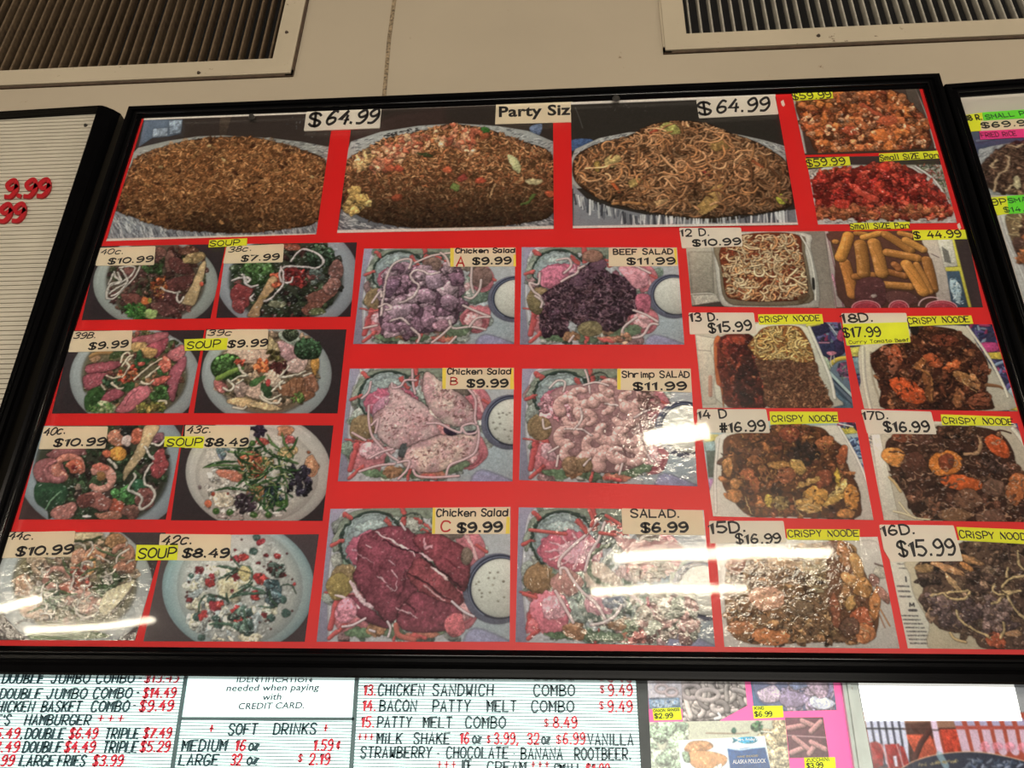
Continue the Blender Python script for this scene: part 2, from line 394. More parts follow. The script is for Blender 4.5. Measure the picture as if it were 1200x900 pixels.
    def foil(s, region, n=220, L=30, ang=None):
        cols = [(190, 188, 180), (95, 95, 98), (150, 150, 148), (60, 60, 66), (215, 212, 205)]
        for x, y in s.rnd(region, n):
            a = (R.rand()*3.14 if ang is None else ang+R.randn()*.25); l = L*R.uniform(.3, 1)/2; c = cols[R.randint(5)]
            s.stroke([(x-math.cos(a)*l, y-math.sin(a)*l), (x+math.cos(a)*l, y+math.sin(a)*l)], 4*R.uniform(.5, 1.3), c, smooth=False, shadow=0, shade=.1, alpha=.75)
    def broccoli(s, x, y, r, col=(62, 100, 48), n=60):
        s.blob(x, y, r, r*.85, 0, np.array(col)*.55)
        for i in range(n):
            a, q = R.rand()*6.28, math.sqrt(R.rand())*r*.95; v = 1-.5*(q*math.sin(a)/r)
            s.blob(x+q*math.cos(a), y+q*math.sin(a)*.85, r*.13, r*.12, 0, (np.array(col)*.8+14)*v*R.uniform(.8, 1.5), n=6, tex=.3, shadow=.3)
    def shrimp(s, x, y, r, ang, wd, col=(205, 130, 115), span=230):
        p = []
        for i in range(9):
            a = math.radians(ang+span*i/8); q = r*(1-.06*i/8); p.append((x+q*math.cos(a), y+q*math.sin(a)*.85))
        s.stroke(p, wd, col, shade=.55, shadow=.55, taper=-.5, tex=.14, hl=.25)
        for i in range(1, 8):
            a = math.radians(ang+span*(i)/9); w2 = wd*(1-.5*i/9)*.45; cx, cy = math.cos(a), math.sin(a)*.85
            s.stroke([(x+(r-w2)*cx, y+(r-w2)*cy), (x+(r+w2)*cx, y+(r+w2)*cy)], wd*.1, np.array(col)*.74, smooth=False, shade=0, shadow=0, alpha=.45)
    def finish(s, name, grain=.04):
        im = s.im
        for _ in range(2):
            for ax in (0, 1): im = .25*np.roll(im, 1, ax)+.5*im+.25*np.roll(im, -1, ax)
        im[0], im[-1], im[:, 0], im[:, -1] = im[1], im[-2], im[:, 1], im[:, -2]
        g = im.mean(2, keepdims=True); im = g+(im-g)*s.sat; im = im*(1+grain*s.nf[..., None])
        lin = srgb(np.clip(im, 0, 1)*255)*GAIN[None, None]; lin = np.clip(lin, 0, .88)
        v = np.where(lin <= .0031308, lin*12.92, 1.055*lin**(1/2.4)-.055)
        px = np.ones((s.h, s.w, 4), np.float32); px[..., :3] = v; px = px[::-1]
        im_ = bpy.data.images.new(name, s.w, s.h); im_.pixels.foreach_set(px.ravel()); im_.update(); im_.pack()
        return im_
    def uv(s, v): return ((v.x-s.x0)*s.ppm/s.w, 1-(s.z1-v.z)*s.ppm/s.h)
def image_mat(name, im, rough=.22, bump=.06, bscale=110, emit=0.0, spec=.4):
    m = bpy.data.materials.new(name); m.use_nodes = True; t = m.node_tree; b = t.nodes['Principled BSDF']
    i = t.nodes.new('ShaderNodeTexImage'); i.image = im; i.extension = 'EXTEND'; t.links.new(i.outputs[0], b.inputs['Base Color'])
    b.inputs['Roughness'].default_value = rough; b.inputs['Specular IOR Level'].default_value = spec
    n = t.nodes.new('ShaderNodeTexNoise'); n.inputs['Scale'].default_value = bscale; n.inputs['Detail'].default_value = 3
    c = t.nodes.new('ShaderNodeTexCoord'); t.links.new(c.outputs['Object'], n.inputs[0])
    bp = t.nodes.new('ShaderNodeBump'); bp.inputs['Strength'].default_value = bump; bp.inputs['Distance'].default_value = .002
    t.links.new(n.outputs[0], bp.inputs['Height']); t.links.new(bp.outputs[0], b.inputs['Normal'])
    if emit: t.links.new(i.outputs[0], b.inputs['Emission Color']); b.inputs['Emission Strength'].default_value = emit
    return m

# views: enlargements of the frame in which the pictures below are described (x0, y0, factor)
VA=(120,110,4.286); VB=(390,110,4.286); VC=(660,100,4.286); VD=(925,95,5); VE=(795,265,6); VF=(960,260,6); VG=(805,360,6); VH=(985,360,5.714)
VI=(95,280,7.5); VJ=(245,275,6.667); VK=(60,380,6.667); VL=(215,380,6.154); VM=(20,490,6); VN=(190,490,5.854); VO=(0,615,6.205); VP_=(160,615,5.455)
VQ=(410,285,6); VR=(605,285,6); VS=(395,425,5.714); VT=(605,425,5.4545); VU=(370,590,5.106); VV=(600,590,4.898)
VW=(815,475,5.581); VX=(1005,475,6.154); VY=(830,605,5.217); VZ=(1025,605,5.625)
def Q(v, *pts): return [(v[0]+x/v[2], v[1]+y/v[2]) for x, y in pts]

def d_fried_rice(C):
    C.view(*VA); C.poly([(0,0),(1200,0),(1200,750),(0,750)], (58,46,40), smooth=False, rim=0, light=0)
    C.poly([(590,115),(650,110),(620,215),(585,215)], (84,66,52), smooth=False, rim=0, alpha=.7)
    C.poly([(210,130),(405,128),(395,200),(330,215),(250,222),(180,270)], (98,112,130), smooth=False, rim=.2, col2=(70,80,96))
    C.poly([(255,175),(330,170),(325,212),(250,218)], (150,160,172), smooth=False, mtex=.3); C.poly([(335,135),(400,130),(395,195),(335,205)], (140,152,166), smooth=False, mtex=.3)
    C.grains([(900,120),(1140,100),(1130,250),(960,200)], 24, 14, 3, [(95,95,98)], shadow=0)
    C.poly([(120,330),(180,270),(330,235),(480,213),(600,208),(850,222),(1000,240),(1150,268),(1150,400),(100,640)], (150,148,138), smooth=False, rim=.1)
    C.foil([(150,300),(480,215),(850,220),(1140,265),(1130,330),(900,260),(480,250),(170,330)], 260, 26, -.1)
    C.poly([(60,590),(1100,560),(1090,740),(20,745)], (120,122,126), smooth=False, rim=.1); C.foil([(60,600),(400,690),(1080,650),(1075,700),(30,735)], 420, 34, 1.1)
    reg = [(75,585),(95,500),(130,400),(165,325),(250,285),(380,245),(520,222),(740,216),(890,248),(1000,280),(1120,335),(1110,470),(1080,640),(900,680),(700,698),(520,692),(330,675),(160,620)]
    C.poly(reg, (112,68,34), rim=.55, rimw=18, light=.15)
    f = lambda x, y: (1.15-.5*max(0, (y-480)/220)-.25*math.exp(-((x-560)/160)**2-((y-660)/80)**2))*np.array([1, 1, 1])
    C.grains(reg, 5200, 22, 7, [(150,92,46),(170,108,56),(128,76,36),(104,58,26),(160,96,48)], bright=(.65,1.25), fn=f, shadow=.32)
    C.chunks(reg, 200, 20, [(156,100,52),(120,70,34),(170,112,60),(90,50,26)], fn=f, gloss=.3, shadow=.1, alpha=.45)
    C.grains(reg, 1300, 20, 6, [(160,104,56),(186,130,76),(120,72,36)], bright=(.8,1.25), fn=f, shadow=.3)
    for x, y in C.rnd(reg, 40): C.blob(x, y, 12, 8, R.uniform(-40, 40), (160,108,56), tex=.3)
    for x, y in C.rnd(reg, 26): C.blob(x, y, 16, 7, R.uniform(-60, 60), (70,36,20), tex=.3)
    for x, y in ((290,368),(535,262),(1050,420),(610,330)): C.blob(x, y, 11, 8, 20, (205,170,105))
    C.glints(reg, 160, 6, 2.2, (205,160,100), .6)
    C.poly([(0,728),(1070,700),(1070,716),(0,745)], (206,190,172), smooth=False, rim=0, light=0, shadow=0)
    C.poly([(205,118),(1150,82),(1150,96),(205,132)], (206,190,172), smooth=False, rim=0, light=0, shadow=0)

def d_party_rice(C):
    C.view(*VB); C.poly([(0,0),(1200,0),(1200,750),(0,750)], (52,42,36), smooth=False, rim=0, light=0)
    C.poly([(100,180),(320,100),(560,70),(570,160),(300,190),(90,250)], (72,50,44), smooth=False, rim=0, alpha=.7, soft=20)
    C.poly([(990,165),(1050,150),(1040,205),(1000,200)], (90,105,135), mtex=.3)
    C.poly([(60,320),(90,240),(240,190),(430,160),(620,148),(820,160),(980,185),(1110,240),(1110,420),(60,450)], (160,160,154), smooth=False, rim=.1)
    C.foil([(85,300),(90,240),(430,163),(620,150),(850,165),(1110,245),(1105,290),(860,200),(400,195)], 300, 24, -.2)
    C.grains([(250,205),(430,170),(450,178),(270,218)], 30, 16, 5, [(40,38,38)], shadow=0, ang=-.3)
    C.poly([(40,580),(1110,560),(1110,700),(20,700)], (92,92,96), smooth=False, rim=.1); C.foil([(50,600),(200,670),(850,668),(1105,610),(1100,665),(30,680)], 260, 32, .3)
    reg = [(50,560),(60,440),(75,330),(180,270),(260,225),(420,190),(520,165),(600,152),(760,172),(860,205),(960,240),(1090,290),(1108,400),(1106,600),(950,650),(700,672),(400,672),(200,640),(90,590)]
    C.poly(reg, (92,58,32), rim=.5, rimw=18)
    def f(x, y): return np.array([1,1,1])*(1.15-.72*min(1, max(0, (y-400)/230)))*(1+.35*math.exp(-((x-450)/250)**2-((y-230)/90)**2))
    C.grains(reg, 4600, 24, 7.5, [(160,102,60),(178,126,78),(128,82,44),(150,84,46),(112,66,36)], fn=f)
    hot = [(130,330),(280,240),(420,200),(600,155),(740,185),(700,290),(500,260),(350,330),(200,400)]
    C.chunks(hot, 150, 19, [(205,120,82),(215,150,104),(190,92,60),(222,170,120)], gloss=.7, bright=(.85,1.15))
    for x, y, c in ((330,375,(196,74,46)),(290,375,(186,84,50)),(575,380,(205,88,48)),(740,435,(186,70,42)),(650,425,(150,56,44)),(1090,500,(200,84,44)),(320,520,(150,64,36)),(760,205,(186,86,48))):
        C.blob(x, y, 26, 17, R.uniform(-30, 30), c, gloss=.4)
    C.blob(765,180,26,13,10,(60,120,44)); C.blob(615,468,24,20,0,(110,126,58)); C.poly([(880,305),(930,330),(945,385),(920,395),(890,350)], (190,186,128)); C.poly([(965,430),(1050,428),(1045,450),(990,458)], (178,160,112)); C.stroke([(1010,505),(985,540),(950,555)], 14, (84,104,42)); C.blob(470,308,40,9,8,(60,70,36))
    C.chunks([(60,550),(110,490),(170,520),(130,600),(70,585)], 14, 28, [(196,160,88),(180,140,72)], asp=.9)
    C.chunks([(110,340),(180,270),(230,300),(140,380)], 12, 24, [(196,150,92),(182,126,76)])
    C.stroke([(790,520),(805,480),(815,455)], 9, (186,140,90)); C.glints(reg, 120, 6, 2, (220,190,140), .5)
    C.poly([(15,684),(1110,662),(1110,678),(15,700)], (206,192,176), smooth=False, rim=0, light=0, shadow=0)
    C.poly([(100,66),(1110,30),(1110,46),(100,84)], (206,188,172), smooth=False, rim=0, light=0, shadow=0)

def d_lo_mein(C):
    C.view(*VC); C.wamp = .3; C.poly([(0,0),(1200,0),(1200,750),(0,750)], (46,40,34), smooth=False, rim=0, light=.1)
    C.stroke([(60,110),(80,160),(98,215)], 3, (96,92,84), shadow=0); C.grains([(180,90),(420,90),(420,130),(200,130)], 16, 14, 2, [(90,84,74)], shadow=0)
    C.poly([(40,275),(140,270),(150,300),(40,330)], (62,86,130), mtex=.3)
    C.poly([(40,370),(60,320),(180,265),(330,235),(600,230),(850,240),(1010,275),(1115,305),(1120,380),(1100,460),(40,520)], (160,158,150), smooth=False, rim=.1)
    C.foil([(50,350),(190,268),(330,240),(330,260),(120,330)], 120, 28, -.4); C.foil([(860,250),(1110,305),(1115,370),(960,300)], 120, 20, .4)
    C.poly([(50,500),(140,590),(420,650),(760,690),(1180,620),(1180,705),(50,712)], (118,118,122), smooth=False, rim=.1)
    for i in range(150):
        x = R.uniform(55, 1170); y0 = 545+120*min(1, (x-50)/330) if x < 380 else (662+10*math.sin(x/90) if x < 900 else 665-(x-900)*.16)
        C.stroke([(x, y0), (x+R.uniform(-6, 10), min(705, y0+R.uniform(25, 75)))], R.uniform(3, 9), [(215,212,206),(60,60,66),(175,174,170),(90,90,96)][R.randint(4)], smooth=False, shadow=0, shade=.2)
    reg = [(60,480),(55,370),(130,310),(240,275),(340,250),(420,205),(500,185),(600,178),(720,190),(830,235),(960,280),(1060,335),(1115,380),(1140,470),(1150,600),(1000,640),(850,655),(720,668),(520,650),(350,620),(180,570)]
    C.poly(reg, (84,50,28), rim=.5, rimw=16)
    f = lambda x, y: np.array([1,1,1])*(1.12-.25*max(0, (y-450)/200)-.15*max(0, (x-800)/350))
    cols = [(150,98,58),(168,114,70),(124,78,44),(104,62,34),(158,102,56),(182,132,86)]
    C.noodles(reg, 1500, 110, 9.5, cols, curl=.5, fn=f, bright=(.5,1.05)); C.noodles(reg, 350, 90, 9.5, cols[:2]+[(176,124,80)], curl=.8, fn=f, ang=.1)
    for p, c in (([(485,215),(520,185),(570,200),(590,240),(530,245)],(158,150,70)),([(205,375),(250,345),(290,365),(260,410),(215,405)],(190,160,92)),([(330,480),(390,465),(395,490),(340,515)],(170,138,70)),([(690,590),(760,500),(800,495),(790,590),(700,650),(668,610)],(176,132,66)),([(1065,555),(1100,545),(1125,570),(1115,598),(1080,590)],(176,172,44)),([(730,290),(800,270),(840,310),(760,330)],(150,112,54)),([(450,585),(520,570),(525,605),(460,610)],(170,130,80)),([(155,390),(180,380),(185,430),(160,430)],(140,110,46))):
        C.poly(p, c, mtex=.35, tex=.2, shadow=.6, gloss=.4)
    for p, c in (([(235,480),(255,500),(280,535)],(196,84,36)),([(700,430),(730,450)],(150,48,38)),([(440,240),(470,225)],(176,66,40)),([(950,380),(1000,410)],(176,84,44)),([(250,595),(330,590),(420,600)],(184,120,62))): C.stroke(p, 15, c)
    C.noodles(reg, 150, 100, 10, cols, curl=.6, fn=f, bright=(.9,1.3)); C.glints(reg, 160, 6, 2, (215,180,140), .5)
    C.poly([(40,706),(1185,688),(1185,700),(40,722)], (206,194,180), smooth=False, rim=0, light=0, shadow=0)
    C.poly([(30,82),(1070,40),(1070,58),(30,98)], (206,190,174), smooth=False, rim=0, light=0, shadow=0)

def d_honey_chicken(C):
    C.view(*VD); C.poly([(0,0),(900,0),(900,450),(60,450)], (66,50,42), smooth=False, rim=0)
    C.stroke([(20,70),(50,200),(95,430)], 14, (170,165,155)); C.stroke([(735,45),(800,200),(862,405)], 12, (176,172,160))
    C.poly([(680,45),(740,45),(800,200),(850,380),(830,400),(720,200)], (74,62,52), smooth=False, rim=0)
    reg = [(45,110),(250,60),(400,50),(600,50),(700,120),(780,200),(820,300),(820,385),(650,400),(450,405),(180,420),(120,340),(70,250)]
    C.poly(reg, (84,40,20), rim=.3)
    cols = [(196,100,48),(178,82,36),(150,64,30),(208,120,64),(130,54,28),(170,100,60)]
    C.chunks(reg, 520, 24, cols, bright=(.55,1.15), gloss=.9); C.chunks(reg, 70, 34, cols[:2]+[(212,110,44)], bright=(.8,1.1), gloss=.8)
    C.blob(350,290,44,28,10,(190,74,40),gloss=.8); C.blob(530,320,56,34,10,(214,106,40),gloss=.5); C.blob(640,145,34,28,0,(200,104,48)); C.blob(580,230,64,26,-8,(190,82,44),gloss=.7); C.stroke([(430,140),(480,175),(530,200)], 26, (186,78,44)); C.blob(75,140,26,18,0,(210,108,52))
    C.chunks(reg, 60, 16, [(214,140,90),(226,160,110)], bright=(.9,1.1), gloss=1); C.glints(reg, 260, 7, 2.2, (240,205,170), .8)
    C.poly([(80,425),(860,395),(870,470),(90,460)], (58,44,38), smooth=False, rim=0)
def d_red_chicken(C):
    C.view(*VD); C.poly([(80,440),(900,440),(1000,850),(160,860)], (52,44,42), smooth=False, rim=0)
    C.poly([(105,520),(360,490),(700,490),(900,490),(985,835),(165,845)], (150,145,132), smooth=False, rim=0)
    C.poly([(110,560),(200,505),(500,490),(720,500),(870,600),(975,780),(985,835),(165,845)], (186,182,172), smooth=False, rim=.1)
    C.grains([(730,492),(895,492),(950,720),(860,590)], 120, 26, 5, [(90,110,62),(176,170,150),(150,60,50),(50,60,46)], shadow=.1); C.stroke([(740,500),(860,590),(960,760)], 12, (206,202,192))
    C.foil([(105,520),(200,505),(135,600)], 40, 18); C.foil([(175,810),(950,805),(970,830),(175,835)], 160, 22, .1)
    reg = [(135,620),(150,560),(230,520),(400,505),(540,480),(700,505),(780,560),(870,640),(930,710),(960,770),(900,800),(600,805),(300,800),(170,800),(150,700)]
    C.poly(reg, (104,24,16), rim=.3)
    f = lambda x, y: np.array([1, 1+.45*max(0, (y-690)/120), 1+.3*max(0, (y-690)/120)])
    cols = [(186,44,30),(160,32,24),(128,26,20),(206,66,44),(196,50,30)]
    C.chunks(reg, 480, 25, cols, bright=(.6,1.15), gloss=.9, fn=f); C.chunks([(160,740),(900,740),(930,790),(180,800)], 90, 26, [(170,84,44),(186,104,56),(130,60,34)], bright=(.7,1.1), gloss=.7)
    C.stroke([(400,640),(450,670),(500,690)], 44, (196,62,40), hl=.3); C.blob(555,505,34,30,0,(196,44,28),gloss=.8); C.blob(310,720,46,30,0,(206,50,32),gloss=1)
    C.glints(reg, 260, 7, 2.2, (245,190,170), .8)

def d_noodle_box(C):
    C.view(*VE); C.wamp = .3; C.poly([(0,0),(1200,0),(1200,620),(0,620)], (142,130,114), smooth=False, rim=0, light=.1)
    C.poly([(40,30),(290,30),(300,530),(240,560),(95,560)], (166,156,138), smooth=False, rim=.2); C.poly([(70,180),(240,180),(250,470),(95,480)], (150,140,122), smooth=False, rim=.25); C.stroke([(90,480),(240,475),(285,530)], 10, (190,182,166)); C.poly([(95,485),(270,480),(280,530),(120,556)], (178,170,152), smooth=False)
    C.poly([(900,50),(1020,38),(1110,580),(985,580)], (132,120,106), smooth=False, rim=0, light=0)
    C.poly([(85,560),(300,530),(980,560),(990,600),(80,600)], (62,52,46), smooth=False, rim=0)
    C.poly([(245,60),(880,45),(930,160),(985,400),(990,540),(940,575),(500,575),(370,570),(290,520),(250,200)], (184,178,164), rim=.25, rimw=10)
    C.poly([(285,100),(840,60),(890,180),(930,400),(920,540),(500,560),(330,520),(290,300)], (120,104,80), rim=.4)
    C.stroke([(860,70),(920,180),(960,380),(965,520)], 12, (208,202,188)); C.poly([(940,370),(955,370),(960,440),(945,440)], (30,26,24))
    reg = [(295,160),(450,60),(820,55),(870,180),(905,380),(910,460),(850,520),(560,530),(400,515),(335,480),(310,330)]
    C.poly(reg, (110,44,22), rim=.4)
    C.noodles(reg, 420, 120, 13, [(190,120,72),(206,148,98),(170,84,48),(150,60,34)], curl=.8, bright=(.7,1.1)); C.noodles(reg, 230, 110, 12, [(224,190,140),(214,170,116),(230,200,150),(220,150,90)], curl=.9, bright=(.85,1.08), shadow=.6)
    C.poly([(840,500),(900,470),(925,500),(860,550)], (86,66,44), shadow=0, alpha=.8); C.glints(reg, 60, 8, 3, (245,225,190), .6)
    C.poly([(1030,30),(1045,30),(1160,590),(1100,590)], (150,134,126), smooth=False, rim=0)

def d_egg_rolls(C):
    C.view(*VF); C.poly([(0,0),(1200,0),(1200,620),(0,620)], (92,72,52), smooth=False, rim=0)
    C.poly([(35,60),(60,60),(180,600),(110,600)], (166,150,142), smooth=False, rim=0); C.stroke([(38,130),(120,600)], 4, (110,30,60), shadow=0); C.stroke([(55,80),(170,600)], 4, (110,40,70), shadow=0)
    C.stroke([(90,370),(125,480)], 13, (186,120,140), shade=0, shadow=0, tex=.5)
    C.poly([(90,70),(720,60),(830,250),(880,560),(860,600),(190,600),(110,200)], (84,50,40), mtex=.3)
    C.poly([(720,120),(850,130),(900,300),(930,600),(840,600),(790,280)], (178,162,148), rim=.15)
    C.poly([(830,120),(940,120),(985,310),(880,320)], (196,188,172), smooth=False, rim=0)
    for i in range(6): C.stroke([(865+i*8,175+i*6),(885+i*8,280+i*2)], 4, (60,58,56), smooth=False, shadow=0)
    C.stroke([(790,225),(840,250)], 7, (110,90,90), shadow=0)
    C.poly([(935,120),(955,120),(1075,600),(1050,600),(985,350),(890,345),(885,320),(975,315)], (204,190,52), smooth=False, rim=0)
    C.poly([(895,350),(985,345),(1045,600),(935,600)], (52,72,92), smooth=False, rim=0); C.blob(960,480,38,90,-12,(160,180,186)); C.grains([(930,400),(980,400),(1010,580),(950,580)], 40, 24, 6, [(70,100,120),(200,214,218)], shadow=0)
    C.poly([(950,120),(1040,120),(1165,600),(1072,600)], (58,44,44), smooth=False, rim=0, light=0)
    def roll(x0, y0, x1, y1, w_, c=(186,118,48)):
        C.stroke([(x0,y0),((x0+x1)/2+4,(y0+y1)/2),(x1,y1)], w_, np.array(c)*R.uniform(.88, 1.1), shade=.65, shadow=.7, tex=.12, hl=.12)
        a = math.atan2(y1-y0, x1-x0); nx, ny = -math.sin(a), math.cos(a)
        C.stroke([(x0+nx*w_*.15+(x1-x0)*.12, y0+ny*w_*.15+(y1-y0)*.12), (x1-nx*w_*.2-(x1-x0)*.1, y1-ny*w_*.2-(y1-y0)*.1)], 3, np.array(c)*.62, shade=0, shadow=0, alpha=.6)
        C.stroke([(x1+nx*w_*.3, y1+ny*w_*.3),(x1-nx*w_*.3, y1-ny*w_*.3)], 6, np.array(c)*1.12, shade=0, shadow=0, alpha=.6)
    roll(570,80,650,100,44); roll(260,80,330,90,40); roll(180,290,235,510,72,(176,106,42)); roll(250,385,380,375,50,(160,96,40)); roll(480,350,600,380,50,(170,100,44)); roll(440,440,640,455,56); roll(110,140,120,140,40)
    roll(310,110,440,75,48,(196,128,50)); roll(205,100,150,250,76,(196,126,46)); roll(290,160,312,360,84); roll(385,150,440,360,84,(190,122,50)); roll(470,90,640,200,64,(190,120,48)); roll(610,130,730,195,56,(200,132,54)); roll(480,215,690,255,62); roll(530,300,560,330,50,(150,86,40))
    roll(755,270,800,470,66,(180,110,44)); roll(685,300,780,490,44,(190,122,50)); roll(615,300,730,490,76,(192,122,46))
    C.poly([(275,410),(440,400),(470,560),(400,600),(260,560)], (84,44,44), rim=.2, mtex=.3, gloss=.3); C.poly([(480,490),(650,500),(700,570),(500,580)], (92,52,48), gloss=.4); C.blob(385,520,22,14,0,(150,130,120))
    for cx, rx in ((330,100),(560,70),(860,110)):
        C.ell(cx, 605, rx, 52, (150,40,52), gloss=.5); C.ring(cx, 605, rx, 52, 7, (214,140,146), 180, 360, shadow=0); C.ring(cx, 608, rx-16, 40, 5, (196,90,100), 180, 360, shadow=0)
    C.ring(790, 590, 90, 60, 8, (205,170,170), 180, 300, shadow=0)

def magazine(C, reg, n=60):
    C.grains(reg, n, 60, 22, [(44,46,84),(70,60,110),(150,44,84),(120,140,160),(40,40,60),(90,90,140)], shadow=.1, bright=(.8,1.2))
def d_crispy13(C):
    C.view(*VG); C.wamp = .5; C.poly([(0,0),(1200,0),(1200,720),(0,720)], (176,166,146), smooth=False, rim=0)
    C.poly([(840,100),(1200,90),(1200,700),(1000,700)], (92,110,128), smooth=False, rim=0); magazine(C, [(870,110),(1090,110),(1120,350),(960,360)], 70)
    C.blob(940,150,62,48,0,(40,38,72)); C.blob(1060,290,52,62,0,(44,36,72)); C.blob(985,300,62,60,0,(40,44,78)); C.stroke([(1000,120),(1060,200)], 8, (190,190,200)); C.stroke([(930,250),(1000,250)], 12, (170,110,130)); C.blob(1015,325,36,14,0,(196,110,130)); C.blob(1085,200,30,40,0,(176,50,90))
    C.stroke([(980,430),(1050,370),(1130,355)], 30, (206,176,50)); C.stroke([(850,130),(930,115)], 26, (206,196,60)); C.poly([(930,340),(990,360),(1010,440),(960,420)], (170,186,150)); C.stroke([(1015,340),(1010,385),(1020,420)], 6, (210,205,190)); C.stroke([(1035,340),(1035,390)], 5, (210,205,190))
    C.blob(1120,440,60,50,0,(96,60,90)); C.grains([(1060,400),(1160,400),(1165,520),(1080,500)], 30, 40, 10, [(150,60,100),(60,60,80),(120,140,120)], shadow=0)
    C.poly([(1000,470),(1170,610),(1170,650),(1010,500)], (34,50,70), smooth=False); C.stroke([(985,440),(1100,560),(1170,630)], 22, (160,184,178)); C.stroke([(1020,540),(1150,680)], 14, (44,66,84))
    C.poly([(1000,560),(1170,690),(1170,720),(1040,720)], (70,96,112), smooth=False)
    C.poly([(60,195),(200,220),(235,560),(200,680),(110,685)], (186,176,154), smooth=False, rim=.15); C.stroke([(165,490),(165,620)], 26, (176,96,72), shadow=0, alpha=.6); C.stroke([(70,300),(190,310)], 5, (150,138,118), shadow=0)
    C.poly([(500,110),(800,125),(870,180),(930,330),(1010,500),(1045,620),(1045,700),(270,700),(200,400),(190,250)], (196,190,168), rim=.2)
    C.poly([(190,240),(245,245),(260,700),(235,560),(205,520)], (186,88,40), rim=.1)
    left = [(240,210),(430,200),(470,330),(500,450),(540,540),(560,700),(290,700),(250,560),(215,400)]
    C.poly(left, (100,32,22), gloss=.5); C.chunks(left, 130, 34, [(128,40,28),(104,30,24),(84,26,22),(150,54,32)], bright=(.65,1.15), gloss=.7); C.blob(378,430,34,55,10,(180,66,36),gloss=.5); C.blob(365,235,55,30,0,(160,56,34),gloss=.6); C.chunks([(420,330),(500,450),(540,700),(400,700),(330,520)], 60, 34, [(70,26,22),(60,22,20),(90,36,28)], bright=(.7,1.1), gloss=.5)
    C.blob(525,468,20,22,0,(196,86,54),gloss=.6); C.blob(470,490,14,10,0,(176,90,50))
    br = [(480,370),(620,380),(890,380),(930,480),(990,620),(1000,700),(570,700),(540,520)]
    C.poly(br, (92,56,36)); C.grains(br, 900, 34, 9, [(140,88,56),(120,70,44),(164,110,72),(98,56,38)], curl=.9)
    nd = [(430,270),(490,190),(560,140),(760,130),(830,190),(880,300),(895,380),(800,390),(700,370),(520,370),(460,320)]
    C.poly(nd, (128,70,30)); C.noodles(nd, 230, 110, 13, [(200,140,66),(214,162,86),(186,116,50),(166,92,40)], curl=.8); C.noodles(nd, 90, 100, 12, [(226,180,96),(232,196,120)], curl=.8, shadow=.6)
    C.stroke([(860,140),(930,300),(1010,500),(1040,640)], 20, (214,208,188), shadow=.4); C.glints(left, 60, 8, 3); C.glints(nd+br, 60, 7, 3, (240,215,170), .5)
def brown_dish(C, reg, base, cols, n=170, r=36, gl=130, ribs=40):
    C.poly(reg, base, rim=.3); C.chunks(reg, n, r, cols, bright=(.55,1.15), gloss=.6, asp=.6)
    C.noodles(reg, ribs, r*2.2, r*.32, [np.array(cols[0])*1.15, np.array(cols[1])*.7, cols[2]], curl=.5, bright=(.6,1.1), shadow=.5)
    C.grains(reg, 200, r*.6, r*.14, [np.array(c)*1.25 for c in cols[:2]]+[(60,30,20)], curl=.8, shadow=.2, bright=(.5,1.2))
def d_crispy18(C):
    C.view(*VH); C.poly([(0,0),(1250,0),(1250,743),(0,743)], (44,44,76), smooth=False, rim=0); magazine(C, [(60,260),(120,260),(160,640),(90,500)], 30); magazine(C, [(840,120),(1050,120),(1190,700),(1090,560)], 90)
    C.poly([(940,240),(1050,240),(1050,290),(960,300)], (186,50,110)); C.poly([(960,305),(1085,300),(1095,350),(985,345)], (210,178,50), smooth=False); C.stroke([(1110,360),(1020,420),(1150,640)], 20, (120,140,170)); C.poly([(1120,560),(1180,540),(1195,700),(1130,700)], (150,166,170)); C.poly([(1125,640),(1190,640),(1195,695),(1130,690)], (205,175,50), smooth=False)
    C.poly([(60,270),(150,260),(150,330),(75,330)], (190,180,70), smooth=False); C.poly([(75,340),(140,330),(150,440),(90,450)], (100,130,140), smooth=False)
    C.poly([(130,260),(300,200),(480,140),(830,125),(900,220),(1000,380),(1100,540),(1130,690),(170,690),(135,500)], (190,178,154), rim=.15); C.stroke([(150,270),(160,480),(200,680)], 22, (206,196,172)); C.stroke([(200,300),(215,480),(270,640)], 14, (166,150,124), shadow=0)
    C.stroke([(850,130),(990,330),(1090,520),(1120,600)], 18, (212,202,178))
    reg = [(200,340),(300,250),(470,210),(480,150),(600,130),(760,150),(880,230),(960,320),(990,400),(980,560),(1020,640),(960,690),(320,690),(270,560),(240,470)]
    brown_dish(C, reg, (66,30,18), [(130,66,36),(96,44,24),(70,32,20),(150,84,46)], 170, 34)
    for x, y, rx, ry, a, c in ((450,560,140,64,25,(196,70,22)),(360,330,50,80,5,(166,70,34)),(350,400,32,60,8,(150,80,50)),(620,360,64,42,35,(176,74,32)),(745,395,70,32,-22,(190,84,34)),(700,220,100,40,5,(120,50,28)),(530,380,54,28,-40,(160,90,40)),(590,530,34,110,-8,(120,66,30)),(850,490,100,34,30,(150,96,48)),(900,500,24,70,-30,(176,112,60)),(960,420,30,60,0,(110,52,30)),(780,620,26,60,0,(150,86,44)),(930,620,90,44,-10,(128,62,36)),(300,290,40,30,0,(140,70,44))):
        C.blob(x, y, rx, ry, a, c, gloss=.6, mtex=.3, tex=.2, shadow=.6)
    C.stroke([(550,420),(610,480),(610,620)], 12, (176,110,50)); C.stroke([(790,470),(850,530),(910,570)], 8, (190,140,80)); C.stroke([(980,520),(1060,530),(1085,545)], 26, (128,80,46), shadow=.1, taper=-.5)
    C.grains(reg, 260, 30, 7, [(60,28,18),(40,20,14),(140,76,44)], curl=.8); C.glints(reg, 150, 9, 3, (240,215,190), .8); C.blob(495,155,30,32,0,(34,24,24))
